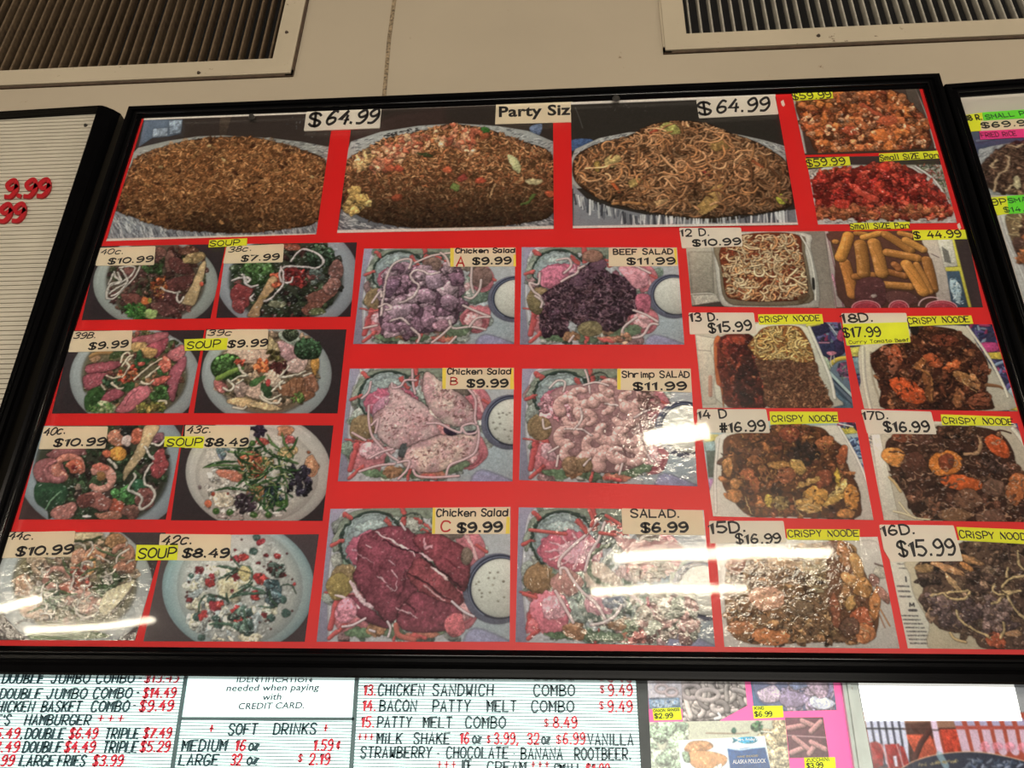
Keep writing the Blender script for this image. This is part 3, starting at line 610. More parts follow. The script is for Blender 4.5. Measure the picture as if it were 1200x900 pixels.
def d_crispy14(C):
    C.view(*VW); C.poly([(0,0),(1200,0),(1200,781),(0,781)], (150,170,172), smooth=False, rim=0)
    C.poly([(50,190),(150,190),(150,290),(65,300)], (196,180,90), smooth=False); C.poly([(60,240),(150,230),(140,300),(65,300)], (130,160,160), smooth=False); C.poly([(70,300),(130,300),(120,470),(85,470)], (70,84,72), smooth=False); C.poly([(85,480),(120,480),(115,560),(90,560)], (176,120,170), smooth=False)
    C.poly([(930,110),(1040,110),(1070,180),(970,190)], (206,190,60), smooth=False); magazine(C, [(930,100),(1040,110),(1050,140),(940,140)], 12); C.stroke([(940,120),(1030,140)], 10, (210,210,205)); C.grains([(1000,220),(1060,220),(1110,430),(1060,400)], 60, 50, 12, [(60,84,130),(120,150,180),(40,56,96)], shadow=0)
    C.poly([(160,190),(480,150),(840,130),(950,150),(1040,320),(1120,500),(1165,690),(1165,750),(118,725),(115,500),(130,300)], (196,186,170), rim=.12); C.stroke([(150,220),(130,450),(135,700)], 14, (214,206,190)); C.stroke([(940,140),(1050,330),(1130,520),(1160,700)], 16, (216,208,192))
    reg = [(180,340),(210,200),(480,170),(500,130),(700,130),(830,150),(890,210),(980,290),(1000,400),(1060,520),(1080,620),(1040,740),(600,725),(360,725),(230,600),(180,520),(170,420)]
    brown_dish(C, reg, (92,48,22), [(140,74,36),(112,54,28),(84,42,24),(160,92,44)], 170, 34)
    dark = [(640,240),(800,220),(830,380),(720,400),(620,340)]; C.chunks(dark, 26, 30, [(54,32,24),(40,26,22)], gloss=.5)
    for x, y, rx, ry, a, c in ((610,190,70,52,0,(128,56,32)),(600,400,130,36,8,(176,116,52)),(670,400,40,60,-40,(190,140,66)),(450,440,34,70,-18,(160,92,50)),(390,520,34,60,-25,(150,76,40)),(330,450,60,44,0,(166,84,44)),(595,460,62,54,0,(150,78,44)),(850,240,62,44,-8,(166,88,44)),(790,590,80,56,8,(196,132,48)),(740,660,90,44,14,(196,140,62)),(930,560,100,30,-50,(196,160,84)),(900,620,90,26,-30,(186,138,58)),(1020,600,56,80,-10,(190,116,40)),(960,330,34,70,10,(150,70,34)),(840,480,60,60,0,(134,62,34)),(210,410,36,70,-5,(180,112,52)),(260,590,50,50,0,(180,108,50)),(480,625,30,44,0,(206,166,60)),(560,640,60,46,0,(140,106,52)),(930,470,14,60,-8,(206,160,44)),(740,500,90,22,-25,(180,130,60)),(980,710,60,34,0,(186,116,50)),(260,510,40,34,0,(186,116,56)),(380,300,100,24,5,(110,60,34)),(400,360,50,30,20,(160,88,44))):
        C.blob(x, y, rx, ry, a, c, gloss=.6, mtex=.3, tex=.2, shadow=.6)
    for p in ([(700,660),(760,650),(810,680)],[(690,680),(750,690),(800,710)],[(700,620),(760,610)],[(320,600),(340,660),(370,715)],[(640,600),(650,660),(700,720)]): C.stroke(p, 6, (220,180,110))
    C.grains(reg, 200, 30, 6, [(60,30,18),(190,130,60)], curl=.8); C.glints(reg, 160, 9, 3, (245,225,190), .8)
def d_crispy17(C):
    C.view(*VX); C.wamp = .6; C.poly([(0,0),(1500,0),(1500,862),(0,862)], (190,178,158), smooth=False, rim=0); C.grains([(75,220),(105,220),(110,300),(85,300)], 16, 20, 4, [(80,80,84)], shadow=0, ang=0)
    C.poly([(1130,120),(1500,120),(1500,240),(1200,240)], (80,110,170), smooth=False); magazine(C, [(1130,120),(1400,120),(1400,230),(1200,230)], 40)
    C.poly([(240,180),(600,140),(1100,150),(1200,260),(1500,500),(1500,862),(380,840),(220,600),(180,400),(150,260)], (176,162,138), rim=.12)
    C.poly([(100,210),(160,210),(300,830),(190,830)], (202,194,174), smooth=False, rim=0); C.stroke([(1120,170),(1190,260),(1260,400)], 30, (206,198,178))
    reg = [(200,330),(260,220),(560,190),(580,150),(900,160),(1050,220),(1130,350),(1150,450),(1300,600),(1400,840),(620,830),(420,800),(340,640),(260,520)]
    brown_dish(C, reg, (62,34,24), [(110,66,44),(88,50,34),(66,38,28),(128,82,56)], 180, 40)
    C.chunks([(880,380),(1060,380),(1090,480),(900,500)], 40, 24, [(70,44,36),(90,60,48)], gloss=.9)
    for x, y, rx, ry, a, c in ((265,370,100,70,20,(206,124,48)),(640,420,125,90,-5,(206,110,32)),(640,410,55,60,10,(120,52,28)),(750,560,150,56,10,(196,78,24)),(1010,300,120,62,38,(190,70,24)),(1140,600,70,120,10,(176,90,40)),(410,440,90,100,0,(84,46,32)),(790,680,110,74,0,(110,70,48)),(980,590,80,60,0,(106,72,54)),(700,790,120,50,5,(116,78,50)),(960,810,120,56,0,(100,66,50)),(330,230,80,40,0,(126,60,36)),(470,240,80,50,0,(90,52,38))):
        C.blob(x, y, rx, ry, a, c, gloss=.5, mtex=.22, tex=.14, shadow=.5, rough=.1)
    C.stroke([(770,350),(850,345),(890,300),(885,240)], 24, (166,122,82)); C.stroke([(975,200),(1030,180),(1105,200)], 10, (60,34,28)); C.stroke([(230,520),(270,560),(310,620)], 20, (200,160,100)); C.stroke([(300,700),(390,800),(520,825)], 12, (214,196,150)); C.stroke([(260,765),(330,780),(420,815)], 14, (206,190,146))
    C.noodles(reg, 120, 60, 9, [(140,100,72),(96,60,44),(160,116,84)], curl=1.0); C.glints(reg, 230, 18, 4, (235,215,195), .8)
def d_crispy15(C):
    C.view(*VY); C.poly([(0,0),(1250,0),(1250,860),(0,860)], (196,188,174), smooth=False, rim=0)
    C.poly([(60,180),(700,150),(900,150),(1060,200),(1150,700),(1160,810),(100,800)], (190,182,170), rim=.1); C.ell(1060,340,50,40,(176,168,150)); C.stroke([(1020,290),(1080,310)], 10, (110,90,80))
    reg = [(110,320),(200,250),(700,160),(860,170),(950,330),(1000,450),(1040,560),(1010,720),(940,770),(700,770),(520,780),(260,780),(120,680)]
    brown_dish(C, reg, (128,92,62), [(176,122,74),(150,104,66),(120,84,56),(196,146,92)], 170, 34, ribs=70)
    rt = [(730,160),(860,170),(950,330),(1040,560),(1010,740),(860,760),(740,600)]
    C.poly(rt, (110,70,46)); 
    for x, y, rx, ry, a, c in ((830,230,40,90,-20,(176,112,64)),(905,300,36,90,-18,(196,140,78)),(880,400,90,40,35,(196,134,74)),(945,440,60,60,0,(190,128,66)),(850,500,40,90,-15,(160,110,66)),(870,530,34,50,0,(190,140,76)),(1020,540,34,110,10,(190,118,62)),(940,640,70,80,0,(170,84,50)),(960,720,60,60,0,(186,110,62)),(780,580,30,110,-5,(150,84,56)),(860,680,60,60,0,(110,74,56)),(350,500,110,80,0,(206,146,112)),(170,300,60,60,0,(160,100,76)),(440,290,100,40,0,(176,132,90)),(640,300,100,60,0,(190,150,106)),(380,740,130,50,5,(190,112,62)),(200,680,80,40,-5,(180,112,68)),(1015,390,30,40,-30,(140,96,84)),(1070,480,24,60,-35,(160,110,92)),(560,560,90,50,10,(120,92,66))):
        C.blob(x, y, rx, ry, a, c, gloss=.6, mtex=.25, tex=.2, shadow=.5)
    C.noodles([(560,240),(730,240),(740,470),(620,470)], 60, 90, 7, [(206,186,140),(170,140,96)], curl=.6); C.stroke([(1035,540),(1070,600),(1110,670)], 7, (186,120,66)); C.stroke([(1045,600),(1080,680)], 5, (176,110,70))
    C.glints(reg, 200, 10, 3, (250,238,215), .8); C.grains(reg, 260, 26, 6, [(90,66,46),(206,170,120)], curl=.8)
def d_crispy16(C):
    C.view(*VZ); C.wamp = .5; C.poly([(0,0),(1500,0),(1500,900),(0,900)], (192,184,166), smooth=False, rim=0)
    for i in range(5): C.stroke([(105+i*14, 230+i*28), (180+i*10, 232+i*28)], 8, (120,116,108), shade=0, shadow=0, tex=.7)
    for i in range(3): C.stroke([(150+i*8, 460+i*34), (225+i*6, 462+i*34)], 11, (104,100,96), shade=0, shadow=0, tex=.7)
    for i in range(8): C.stroke([(180+i*8, 655+i*26), (285+i*14, 657+i*26)], 9, (100,96,92), shade=0, shadow=0, tex=.8)
    C.stroke([(205,400),(208,430)], 10, (60,58,58), shade=0, shadow=0); C.stroke([(232,595),(232,572),(245,590),(258,572),(260,595)], 7, (40,38,38), smooth=False, shade=0, shadow=0); C.stroke([(228,620),(275,620)], 16, (70,66,66), shade=0, shadow=0, tex=.8)
    C.poly([(210,290),(500,200),(1400,180),(1400,900),(430,900),(360,700),(260,520),(230,380)], (178,162,132), rim=.1, soft=6)
    reg = [(275,380),(300,300),(560,240),(580,170),(1000,170),(1300,200),(1400,880),(760,880),(640,790),(430,740),(340,620),(300,560),(320,470)]
    brown_dish(C, reg, (88,62,48), [(116,84,64),(98,70,56),(76,54,46),(138,104,78)], 170, 42)
    C.chunks([(330,540),(900,560),(940,720),(760,790),(520,740),(370,650)], 60, 46, [(98,74,70),(84,62,60),(110,84,76)], gloss=.7)
    for x, y, rx, ry, a, c in ((480,345,120,26,20,(190,130,80)),(520,440,90,20,50,(176,134,88)),(330,340,60,30,0,(150,110,66)),(640,290,90,24,20,(176,120,70)),(800,820,70,50,20,(160,70,40)),(920,770,60,24,0,(170,120,80)),(600,330,60,22,30,(190,120,60))):
        C.blob(x, y, rx, ry, a, c, gloss=.5, mtex=.3)
    for p in ([(370,525),(480,505),(620,490)],[(450,510),(520,550),(600,540),(630,500)],[(945,230),(950,310),(980,350)],[(984,390),(900,410),(840,470),(870,500),(930,495)],[(790,450),(780,490),(840,520),(960,490)],[(770,575),(820,560),(860,510)],[(540,620),(560,680),(640,740),(760,800)],[(850,700),(855,760),(830,800)],[(880,530),(920,610),(984,670)],[(880,340),(870,400)],[(500,770),(530,810),(600,830)]):
        C.stroke(p, 17, (190,158,104), shade=.6, shadow=.6)
    C.glints(reg, 200, 14, 3.5, (235,222,205), .8); C.grains(reg, 200, 28, 6, [(60,40,32),(150,116,84)], curl=.8)
DARKBG = (50, 40, 42)
def bowl(C, cx, cy, rx, ry, col=(150,156,152), inner=None, icol=(70,76,54), irx=.8, ang=0):
    C.ell(cx, cy, rx, ry, col, ang=ang, tex=.03, mtex=.03, rim=.18, rimw=rx*.05, light=.12)
    C.ring(cx, cy, rx*.93, ry*.93, rx*.03, np.array(col)*1.12, 180, 320, shadow=0, shade=0, alpha=.5)
    if inner is not None: C.ell(inner[0], inner[1], inner[2], inner[3], icol, soft=rx*.04, rim=.3)
def meats(C, L, gloss=.5, **kw):
    for x, y, rx, ry, a, c in L: C.blob(x, y, rx, ry, a, c, gloss=gloss, mtex=.34, tex=.22, shadow=.45, rough=.24, **kw)
def sprouts(C, reg, n, L, wd, cols=((205,190,175),(190,178,160)), curl=.9): C.noodles(reg, n, L, wd, [np.array(c) for c in cols], curl=curl, shadow=.55, shade=.4, bright=(.9,1.1))
def d_soup_beef(C):
    C.view(*VI); C.wamp = .42; C.poly([(0,0),(1300,0),(1300,750),(-60,750)], DARKBG, smooth=False, rim=0)
    bowl(C, 655, 390, 550, 400, (148,154,146), (655,370,430,350), (84,70,56))
    reg = [(240,280),(660,80),(1000,70),(1100,220),(1060,420),(960,600),(800,690),(450,700),(300,600),(225,480)]
    C.chunks(reg, 240, 34, [(84,48,44),(104,60,52),(70,42,38),(60,66,40),(110,72,56),(52,60,36)], bright=(.6,1.2), gloss=.8)
    meats(C, [(780,200,50,90,10,(120,78,66)),(860,390,130,70,-20,(92,48,44)),(880,240,110,60,30,(84,44,40)),(760,520,110,70,30,(84,44,42)),(740,620,120,60,10,(98,56,52)),(460,540,120,60,20,(110,60,52)),(700,110,60,40,0,(110,70,60)),(430,300,60,50,0,(112,66,60)),(940,110,90,30,-5,(96,60,44)),(980,175,100,52,-12,(150,120,76)),(930,190,50,30,0,(176,146,90))])
    C.chunks([(560,240),(700,230),(760,300),(560,300)], 16, 28, [(40,62,30),(52,80,38)]); C.chunks([(400,600),(560,560),(580,700),(420,700)], 30, 26, [(40,90,36),(60,120,44)]); C.blob(610,660,62,44,0,(150,176,96),gloss=.5); C.grains([(410,580),(560,560),(580,690),(430,690)], 60, 30, 9, [(50,110,46),(90,150,60)])
    C.chunks([(600,340),(740,330),(760,430),(640,470)], 34, 20, [(196,104,48),(210,130,64),(170,70,36)]); C.blob(565,545,40,34,0,(206,100,44),gloss=.4); C.blob(600,540,16,22,0,(160,150,50)); C.chunks([(640,450),(730,450),(720,520),(650,520)], 12, 18, [(130,50,36),(150,90,50)])
    C.poly([(1090,190),(1095,240),(1060,400),(1000,575),(930,580),(885,555),(960,420),(1020,290),(1060,210)], (196,162,112), rim=.3, tex=.12, mtex=.1, rimw=8, shadow=.6)
    for i in range(7): C.stroke([(930+i*22,500-i*45),(985+i*20,520-i*45)], 3, (170,136,90), shadow=0, alpha=.6)
    for p in ([(225,520),(230,440),(290,400),(380,370),(460,300),(470,250),(400,240),(340,255)],[(235,450),(260,400),(340,370),(300,330),(290,290)],[(225,522),(290,520),(380,430),(450,360),(500,290),(520,240)],[(250,480),(320,430),(410,370),(370,290),(350,270)],[(270,500),(330,470),(400,390)],[(320,290),(340,340),(350,370),(300,400)],[(700,430),(760,460),(830,475),(870,465)],[(850,480),(845,530),(870,560),(900,510)],[(240,400),(270,340),(280,310)]):
        C.stroke(p, 17, (198,186,172), shadow=.6, shade=.5)
    C.blob(1060,395,16,20,0,(200,70,50)); C.glints(reg, 130, 10, 4, (225,222,210), .8)
def d_soup_38(C):
    C.view(*VJ); C.wamp = .42; C.poly([(0,0),(1250,0),(1250,733),(0,733)], DARKBG, smooth=False, rim=0)
    bowl(C, 610, 330, 560, 440, (142,148,154), (600,350,440,330), (50,54,40))
    reg = [(180,260),(350,120),(600,70),(980,80),(1030,240),(1030,430),(900,620),(500,650),(260,610),(170,430)]
    C.chunks(reg, 260, 32, [(40,54,34),(54,66,40),(84,48,44),(40,40,34),(60,72,50)], bright=(.6,1.15), gloss=.9)
    C.broccoli(380, 290, 130, (60,100,40), 110); C.broccoli(870, 170, 110, (44,70,44), 90)
    meats(C, [(990,270,60,90,0,(120,78,70)),(880,480,150,60,-20,(122,72,60)),(960,400,90,60,-30,(130,84,74)),(250,470,90,90,20,(130,50,50)),(230,560,60,50,0,(140,60,60)),(800,570,90,50,-20,(120,70,56)),(650,310,90,70,0,(110,36,36)),(700,370,60,40,0,(120,34,34)),(640,95,70,28,0,(140,70,50)),(520,350,50,60,-40,(196,80,52)),(540,540,80,30,0,(112,110,84)),(850,600,80,30,0,(90,100,60))])
    C.chunks([(770,290),(900,280),(900,360),(790,380)], 26, 26, [(90,100,90),(70,80,74),(120,60,56)], gloss=1)
    C.poly([(300,640),(340,560),(420,430),(450,370),(500,320),(530,350),(510,420),(440,510),(400,580),(390,640)], (180,140,96), rim=.3, shadow=.6); C.stroke([(400,500),(450,480)], 14, (190,150,80))
    C.chunks([(580,270),(740,280),(730,420),(600,380)], 40, 18, [(150,36,36),(170,50,44),(90,30,30)], gloss=.9); C.chunks([(500,340),(560,330),(560,400),(500,400)], 8, 18, [(214,90,56)])
    for p in ([(640,210),(680,150),(740,115),(830,140),(890,190),(880,240),(830,260),(720,248),(600,250),(555,280),(550,330),(575,370),(640,370),(655,335)],[(560,250),(580,310),(580,390),(540,440),(480,500),(430,520)],[(180,360),(230,340),(290,335),(320,350),(300,370),(260,310)],[(270,330),(290,380),(330,405),(380,395)],[(350,470),(320,500),(340,515)]):
        C.stroke(p, 17, (200,186,182), shadow=.6, shade=.5)
    C.glints(reg, 220, 14, 4.5, (220,225,228), .85)
def d_soup_39b(C):
    C.view(*VK); C.wamp = .42; C.poly([(-60,0),(1300,0),(1300,740),(-60,740)], DARKBG, smooth=False, rim=0)
    bowl(C, 655, 420, 512, 400, (150,156,154), (650,400,410,330), (96,86,60))
    reg = [(260,330),(500,200),(640,60),(920,60),(1050,180),(1040,400),(950,590),(700,680),(330,680),(250,500)]
    C.chunks(reg, 170, 30, [(60,76,40),(90,90,50),(110,60,50),(130,90,60)], gloss=.7)
    P = (176,92,98)
    def slab_(p, c=P): 
        C.poly(p, c, tex=.1, mtex=.15, rim=.3, rimw=10, shadow=.6, gloss=.3)
    slab_([(640,110),(760,80),(910,60),(900,110),(830,150),(760,160),(700,140),(640,150)]); slab_([(750,165),(840,130),(915,110),(880,200),(820,260),(720,230)], (170,74,86))
    C.poly([(620,150),(740,140),(730,190),(640,210)], (190,150,90)); C.poly([(720,180),(830,200),(810,250),(760,262),(720,235)], (186,140,80))
    slab_([(265,340),(300,310),(420,295),(530,290),(530,330),(420,370),(290,385)], (170,78,88)); slab_([(260,400),(380,380),(450,385),(430,440),(300,520),(250,470)], (162,74,84)); slab_([(900,230),(950,190),(1030,160),(1050,220),(1000,290),(930,270)], (196,104,108)); slab_([(1050,250),(1050,330),(1000,440),(960,600),(920,570),(905,480),(930,360),(990,290)], (166,80,92))
    slab_([(380,570),(450,520),(560,490),(560,560),(430,615)], (160,72,84)); slab_([(500,680),(560,600),(620,520),(700,480),(780,500),(760,560),(690,620),(600,690)], (192,100,108)); C.stroke([(580,640),(620,560),(680,510)], 5, (90,40,50), shadow=0)
    C.blob(340,260,44,36,0,(176,130,90)); C.stroke([(310,250),(370,225),(470,220)], 34, (160,116,66)); C.blob(510,235,60,26,-20,(60,76,40))
    C.poly([(260,580),(300,520),(380,480),(430,520),(380,600),(340,680),(270,670)], (44,76,34), mtex=.4, tex=.2); C.poly([(340,690),(370,600),(450,610),(500,640),(480,690)], (170,176,130), mtex=.4); C.grains([(260,640),(470,620),(480,690),(290,690)], 60, 26, 8, [(60,120,50),(110,150,70)])
    C.chunks([(780,560),(860,470),(920,570),(820,600)], 30, 30, [(50,84,36),(60,96,44)]); C.chunks([(680,640),(880,600),(880,670),(660,690)], 40, 26, [(110,110,44),(150,130,60),(70,90,40)], gloss=.8)
    C.chunks([(530,370),(650,330),(680,430),(560,470)], 40, 20, [(196,80,40),(210,120,70),(150,50,34)]); C.poly([(650,300),(690,200),(720,260),(780,280),(690,350)], (44,80,44), mtex=.4); C.poly([(820,350),(870,350),(910,385),(850,400)], (50,96,44)); C.poly([(540,480),(640,450),(640,500),(570,530)], (56,96,50), mtex=.4); C.chunks([(400,430),(520,420),(500,510),(430,510)], 16, 26, [(44,70,40),(60,90,60)])
    meats(C, [(890,310,50,60,0,(206,100,80)),(850,440,80,34,-20,(206,90,76)),(700,310,30,20,0,(180,70,60))])
    for p in ([(540,300),(560,240),(600,220),(620,260),(580,300)],[(550,330),(600,260),(640,240)],[(650,430),(720,370),(780,320),(860,270)],[(430,400),(480,420),(540,410)],[(390,470),(420,510)],[(560,410),(610,330),(580,290)],[(800,440),(760,470),(700,450)],[(470,460),(520,500),(560,500)],[(840,600),(890,600),(900,620)],[(850,330),(800,370),(740,420)]):
        C.stroke(p, 16, (214,196,166), shadow=.5, shade=.5)
    C.glints(reg, 110, 12, 4, (225,222,210), .8)
def d_soup_39c(C):
    C.view(*VL); C.wamp = .42; C.poly([(0,0),(1250,0),(1250,700),(0,700)], DARKBG, smooth=False, rim=0)
    bowl(C, 600, 360, 470, 370, (150,156,154), (600,350,370,300), (120,100,76))
    reg = [(230,260),(400,180),(620,60),(900,90),(970,260),(960,420),(860,560),(660,620),(400,610),(250,480)]
    C.chunks(reg, 180, 30, [(140,110,84),(110,90,66),(90,80,50),(170,140,110)], gloss=.5)
    meats(C, [(500,230,190,60,5,(196,160,136)),(450,210,130,50,0,(206,170,146)),(760,200,110,60,35,(170,124,124)),(800,300,90,50,-20,(186,150,138)),(540,480,110,50,10,(186,150,130)),(420,560,110,34,8,(196,160,110)),(590,590,110,30,8,(200,170,120)),(410,470,50,50,0,(160,130,116)),(650,390,70,60,0,(206,176,150)),(270,450,40,60,-30,(170,90,84)),(950,300,30,70,0,(176,120,50)),(640,170,40,80,-20,(150,130,90))])
    C.poly([(700,50),(800,60),(850,120),(850,180),(760,140),(690,100)], (150,160,140), mtex=.5)
    C.broccoli(320, 310, 110, (66,110,42), 110); C.broccoli(900, 180, 96, (44,80,44), 100); C.stroke([(250,390),(330,350),(380,330)], 40, (120,150,60)); C.broccoli(770,75,60,(70,90,60),40)
    meats(C, [(820,450,120,70,-15,(140,90,60)),(920,420,50,80,0,(136,86,62)),(860,520,80,40,-10,(130,80,54))]); 
    for a in range(4): C.stroke([(760+a*45,520-a*14),(775+a*40,460-a*18),(760+a*55,400-a*5)], 5, (90,54,36), shadow=0)
    C.chunks([(520,270),(600,255),(610,330),(540,340)], 22, 22, [(214,84,40),(226,110,56)]); C.chunks([(370,240),(430,240),(430,290),(380,290)], 8, 20, [(206,74,50)]); C.chunks([(620,270),(740,270),(730,350),(640,340)], 26, 20, [(96,40,36),(70,30,30),(120,60,50)], gloss=.8); C.chunks([(610,190),(690,200),(700,260),(620,250)], 14, 20, [(70,60,30),(90,84,40)])
    C.poly([(470,430),(520,390),(590,370),(580,400),(500,450)], (70,110,56)); C.poly([(560,430),(620,430),(640,500),(600,540),(560,490)], (44,70,40)); C.chunks([(780,510),(860,500),(860,560),(790,560)], 16, 18, [(90,120,50)]); C.blob(610,425,18,26,0,(200,60,60))
    for p in ([(395,290),(420,340),(460,370)],[(290,460),(330,480),(360,450),(320,400)],[(560,490),(580,530),(630,540),(700,510)],[(550,520),(610,560),(680,570),(700,540)],[(640,480),(690,430),(730,420)],[(700,380),(790,370),(880,340)],[(350,410),(400,380),(450,370)],[(380,430),(430,400)],[(700,470),(690,430),(720,410)],[(360,600),(430,610),(450,595)],[(760,300),(700,370)],[(870,370),(920,350)]):
        C.stroke(p, 16, (206,194,172), shadow=.55, shade=.5)
    C.glints(reg, 90, 10, 3.5, (230,225,215), .8)
def d_soup_shrimp(C):
    C.view(*VM); C.wamp = .42; C.poly([(-20,0),(1250,0),(1250,750),(-20,750)], (60,40,40), smooth=False, rim=0)
    bowl(C, 600, 330, 610, 500, (140,152,158), (600,350,470,410), (52,54,40))
    reg = [(140,420),(250,220),(640,60),(900,60),(1050,200),(1040,420),(900,650),(600,705),(250,690),(130,580)]
    C.chunks(reg, 220, 40, [(44,62,38),(36,54,34),(60,44,40),(54,76,46)], gloss=.7, bright=(.6,1.2))
    C.poly([(140,460),(260,440),(360,500),(330,590),(240,640),(150,610),(120,540)], (36,70,44), mtex=.3, gloss=.5); C.stroke([(200,640),(240,580),(300,520)], 12, (110,150,110)); C.chunks([(660,500),(780,500),(800,600),(700,610)], 26, 34, [(50,96,44),(60,110,54)]); C.poly([(800,440),(900,440),(900,540),(830,520)], (44,90,60))
    meats(C, [(230,370,100,80,0,(150,84,84)),(360,235,150,40,-5,(140,80,80)),(700,130,90,60,0,(176,110,84)),(1000,340,60,110,15,(150,60,62)),(900,560,70,90,30,(120,66,60)),(560,580,110,60,0,(150,86,76)),(330,660,110,60,-15,(160,100,90)),(700,640,60,70,10,(160,70,50)),(480,580,60,50,0,(110,56,50)),(850,130,50,60,0,(170,84,60)),(640,690,90,40,0,(140,90,70)),(800,660,60,50,0,(110,70,60)),(980,140,60,40,0,(130,80,90))])
    C.shrimp(370, 350, 95, 120, 74, (190,112,92), 260); C.blob(410,340,60,46,0,(176,84,60),gloss=.7); C.blob(400,345,20,16,0,(110,30,30)); C.shrimp(280, 370, 80, 60, 50, (160,92,92), 200)
    C.shrimp(585, 430, 85, 250, 78, (204,136,118), 250); C.blob(590,410,40,34,0,(130,90,50)); C.blob(590,345,60,26,10,(204,104,84),gloss=.5)
    C.blob(710,250,62,50,0,(214,140,52),rough=.05); C.blob(630,250,30,26,0,(190,90,60)); C.blob(770,95,44,40,0,(30,36,34),gloss=.3); C.blob(770,160,36,44,0,(196,170,160),gloss=.6)
    C.poly([(900,55),(1000,55),(960,140),(900,250),(830,340),(780,400),(755,440),(745,410),(760,340),(820,250),(870,150)], (190,160,116), rim=.25, rimw=10, tex=.08, shadow=.6)
    for p in ([(820,390),(830,420),(780,490),(790,510),(860,540),(880,570),(860,620),(880,640),(940,600),(970,540),(950,490),(900,460),(895,410),(930,340),(950,320)],[(900,200),(930,260),(960,290)],[(950,180),(1000,190),(1040,150)],[(640,290),(680,320),(700,350)]):
        C.stroke(p, 18, (196,186,172), shadow=.6, shade=.5)
    C.glints(reg, 110, 14, 7, (226,226,220), .85); C.chunks([(400,480),(450,480),(450,540),(410,540)], 5, 20, [(170,140,120)]); C.blob(490,690,30,10,0,(225,225,220))
def d_soup_43(C):
    C.view(*VN); C.wamp = .42; C.poly([(0,0),(1250,0),(1250,750),(0,750)], DARKBG, smooth=False, rim=0)
    bowl(C, 660, 370, 500, 400, (178,170,160))
    C.ell(650,390,420,330,(176,164,152), soft=40, rim=0, mtex=.1)
    C.chunks([(280,380),(520,300),(860,460),(800,690),(450,690),(300,600)], 90, 34, [(196,184,172),(180,168,150),(206,196,184),(170,150,140)], bright=(.9,1.1), gloss=.6, shadow=.15)
    meats(C, [(470,390,90,40,10,(196,110,84)),(600,290,80,56,0,(196,100,70)),(660,370,60,46,0,(190,74,50)),(850,90,60,36,0,(180,120,84)),(860,230,70,44,0,(190,150,96)),(1020,330,50,64,0,(176,120,84)),(650,510,60,60,0,(150,100,60)),(680,160,50,26,0,(176,70,60)),(420,560,70,50,0,(196,176,150)),(720,300,50,36,0,(196,150,90)),(880,150,40,30,0,(170,70,70))], gloss=.6)
    C.chunks([(540,270),(700,260),(720,400),(560,400)], 40, 18, [(206,104,60),(170,60,40),(210,150,90)])
    C.chunks([(620,70),(700,60),(710,120),(650,130)], 14, 24, [(60,44,70),(40,32,50)]); C.chunks([(880,340),(1000,330),(1010,500),(950,540),(870,480)], 44, 30, [(40,34,48),(26,24,32),(60,50,66)], gloss=1); C.chunks([(510,540),(620,520),(640,620),(540,640)], 40, 24, [(60,44,54),(44,34,40),(84,64,70)], gloss=.9); C.chunks([(700,470),(800,460),(820,560),(740,600)], 26, 26, [(30,50,60),(24,40,44)], gloss=.9)
    C.chunks([(380,210),(450,200),(460,260),(400,260)], 8, 28, [(110,120,140),(90,110,110)])
    G = [(40,76,36),(50,90,44),(30,60,34),(84,120,60)]
    for p in ([(290,335),(400,300),(520,300)],[(280,340),(400,320),(540,330)],[(360,345),(500,345),(560,375)],[(360,495),(470,480),(600,500)],[(500,475),(580,400),(640,345)],[(560,470),(680,400),(770,330)],[(600,470),(720,380)],[(700,220),(800,270),(900,310)],[(740,240),(860,290),(940,310)],[(720,110),(760,180),(830,220)],[(930,130),(900,200),(880,220)],[(690,400),(760,350),(830,320)],[(800,280),(820,380),(860,440)],[(740,480),(730,560),(770,640)],[(780,480),(800,580),(850,640)],[(720,500),(700,600),(760,660)],[(850,510),(850,600),(780,640)],[(450,230),(560,240),(640,250)],[(520,220),(600,200),(680,250)],[(640,130),(700,200),(720,240)],[(830,370),(780,440),(700,480)],[(600,480),(700,440),(800,400)],[(500,250),(560,300),(620,310)],[(780,330),(870,360),(960,350)],[(480,200),(620,215),(700,190)],[(820,100),(840,170),(870,210)],[(760,300),(700,370),(650,430)]):
        C.stroke(p, 17, np.array(G[R.randint(4)])*R.uniform(.8, 1.2), taper=.8, shadow=.5)
    C.grains([(480,220),(900,200),(880,560),(700,640),(560,480)], 150, 60, 8, G+[(150,150,90)], curl=.5)
    for x, y in ((370,638),(465,645),(628,662),(620,172),(840,580),(800,590),(730,665)): C.blob(x, y, 24, 22, 0, (56,96,36), rough=.03, gloss=.6); C.blob(x-3,y-4,9,8,0,(110,140,70))
    C.blob(315,588,24,26,0,(206,96,60)); C.blob(350,520,14,14,0,(170,60,40)); C.blob(450,520,8,8,0,(150,60,50)); C.blob(258,475,10,14,0,(110,90,90)); C.blob(1005,235,12,10,0,(150,80,50)); C.ring(1025,340,40,60,9,(186,120,84),-60,120)
    C.glints([(280,200),(900,100),(1000,500),(800,680),(400,680)], 150, 14, 5, (235,230,225), .85)
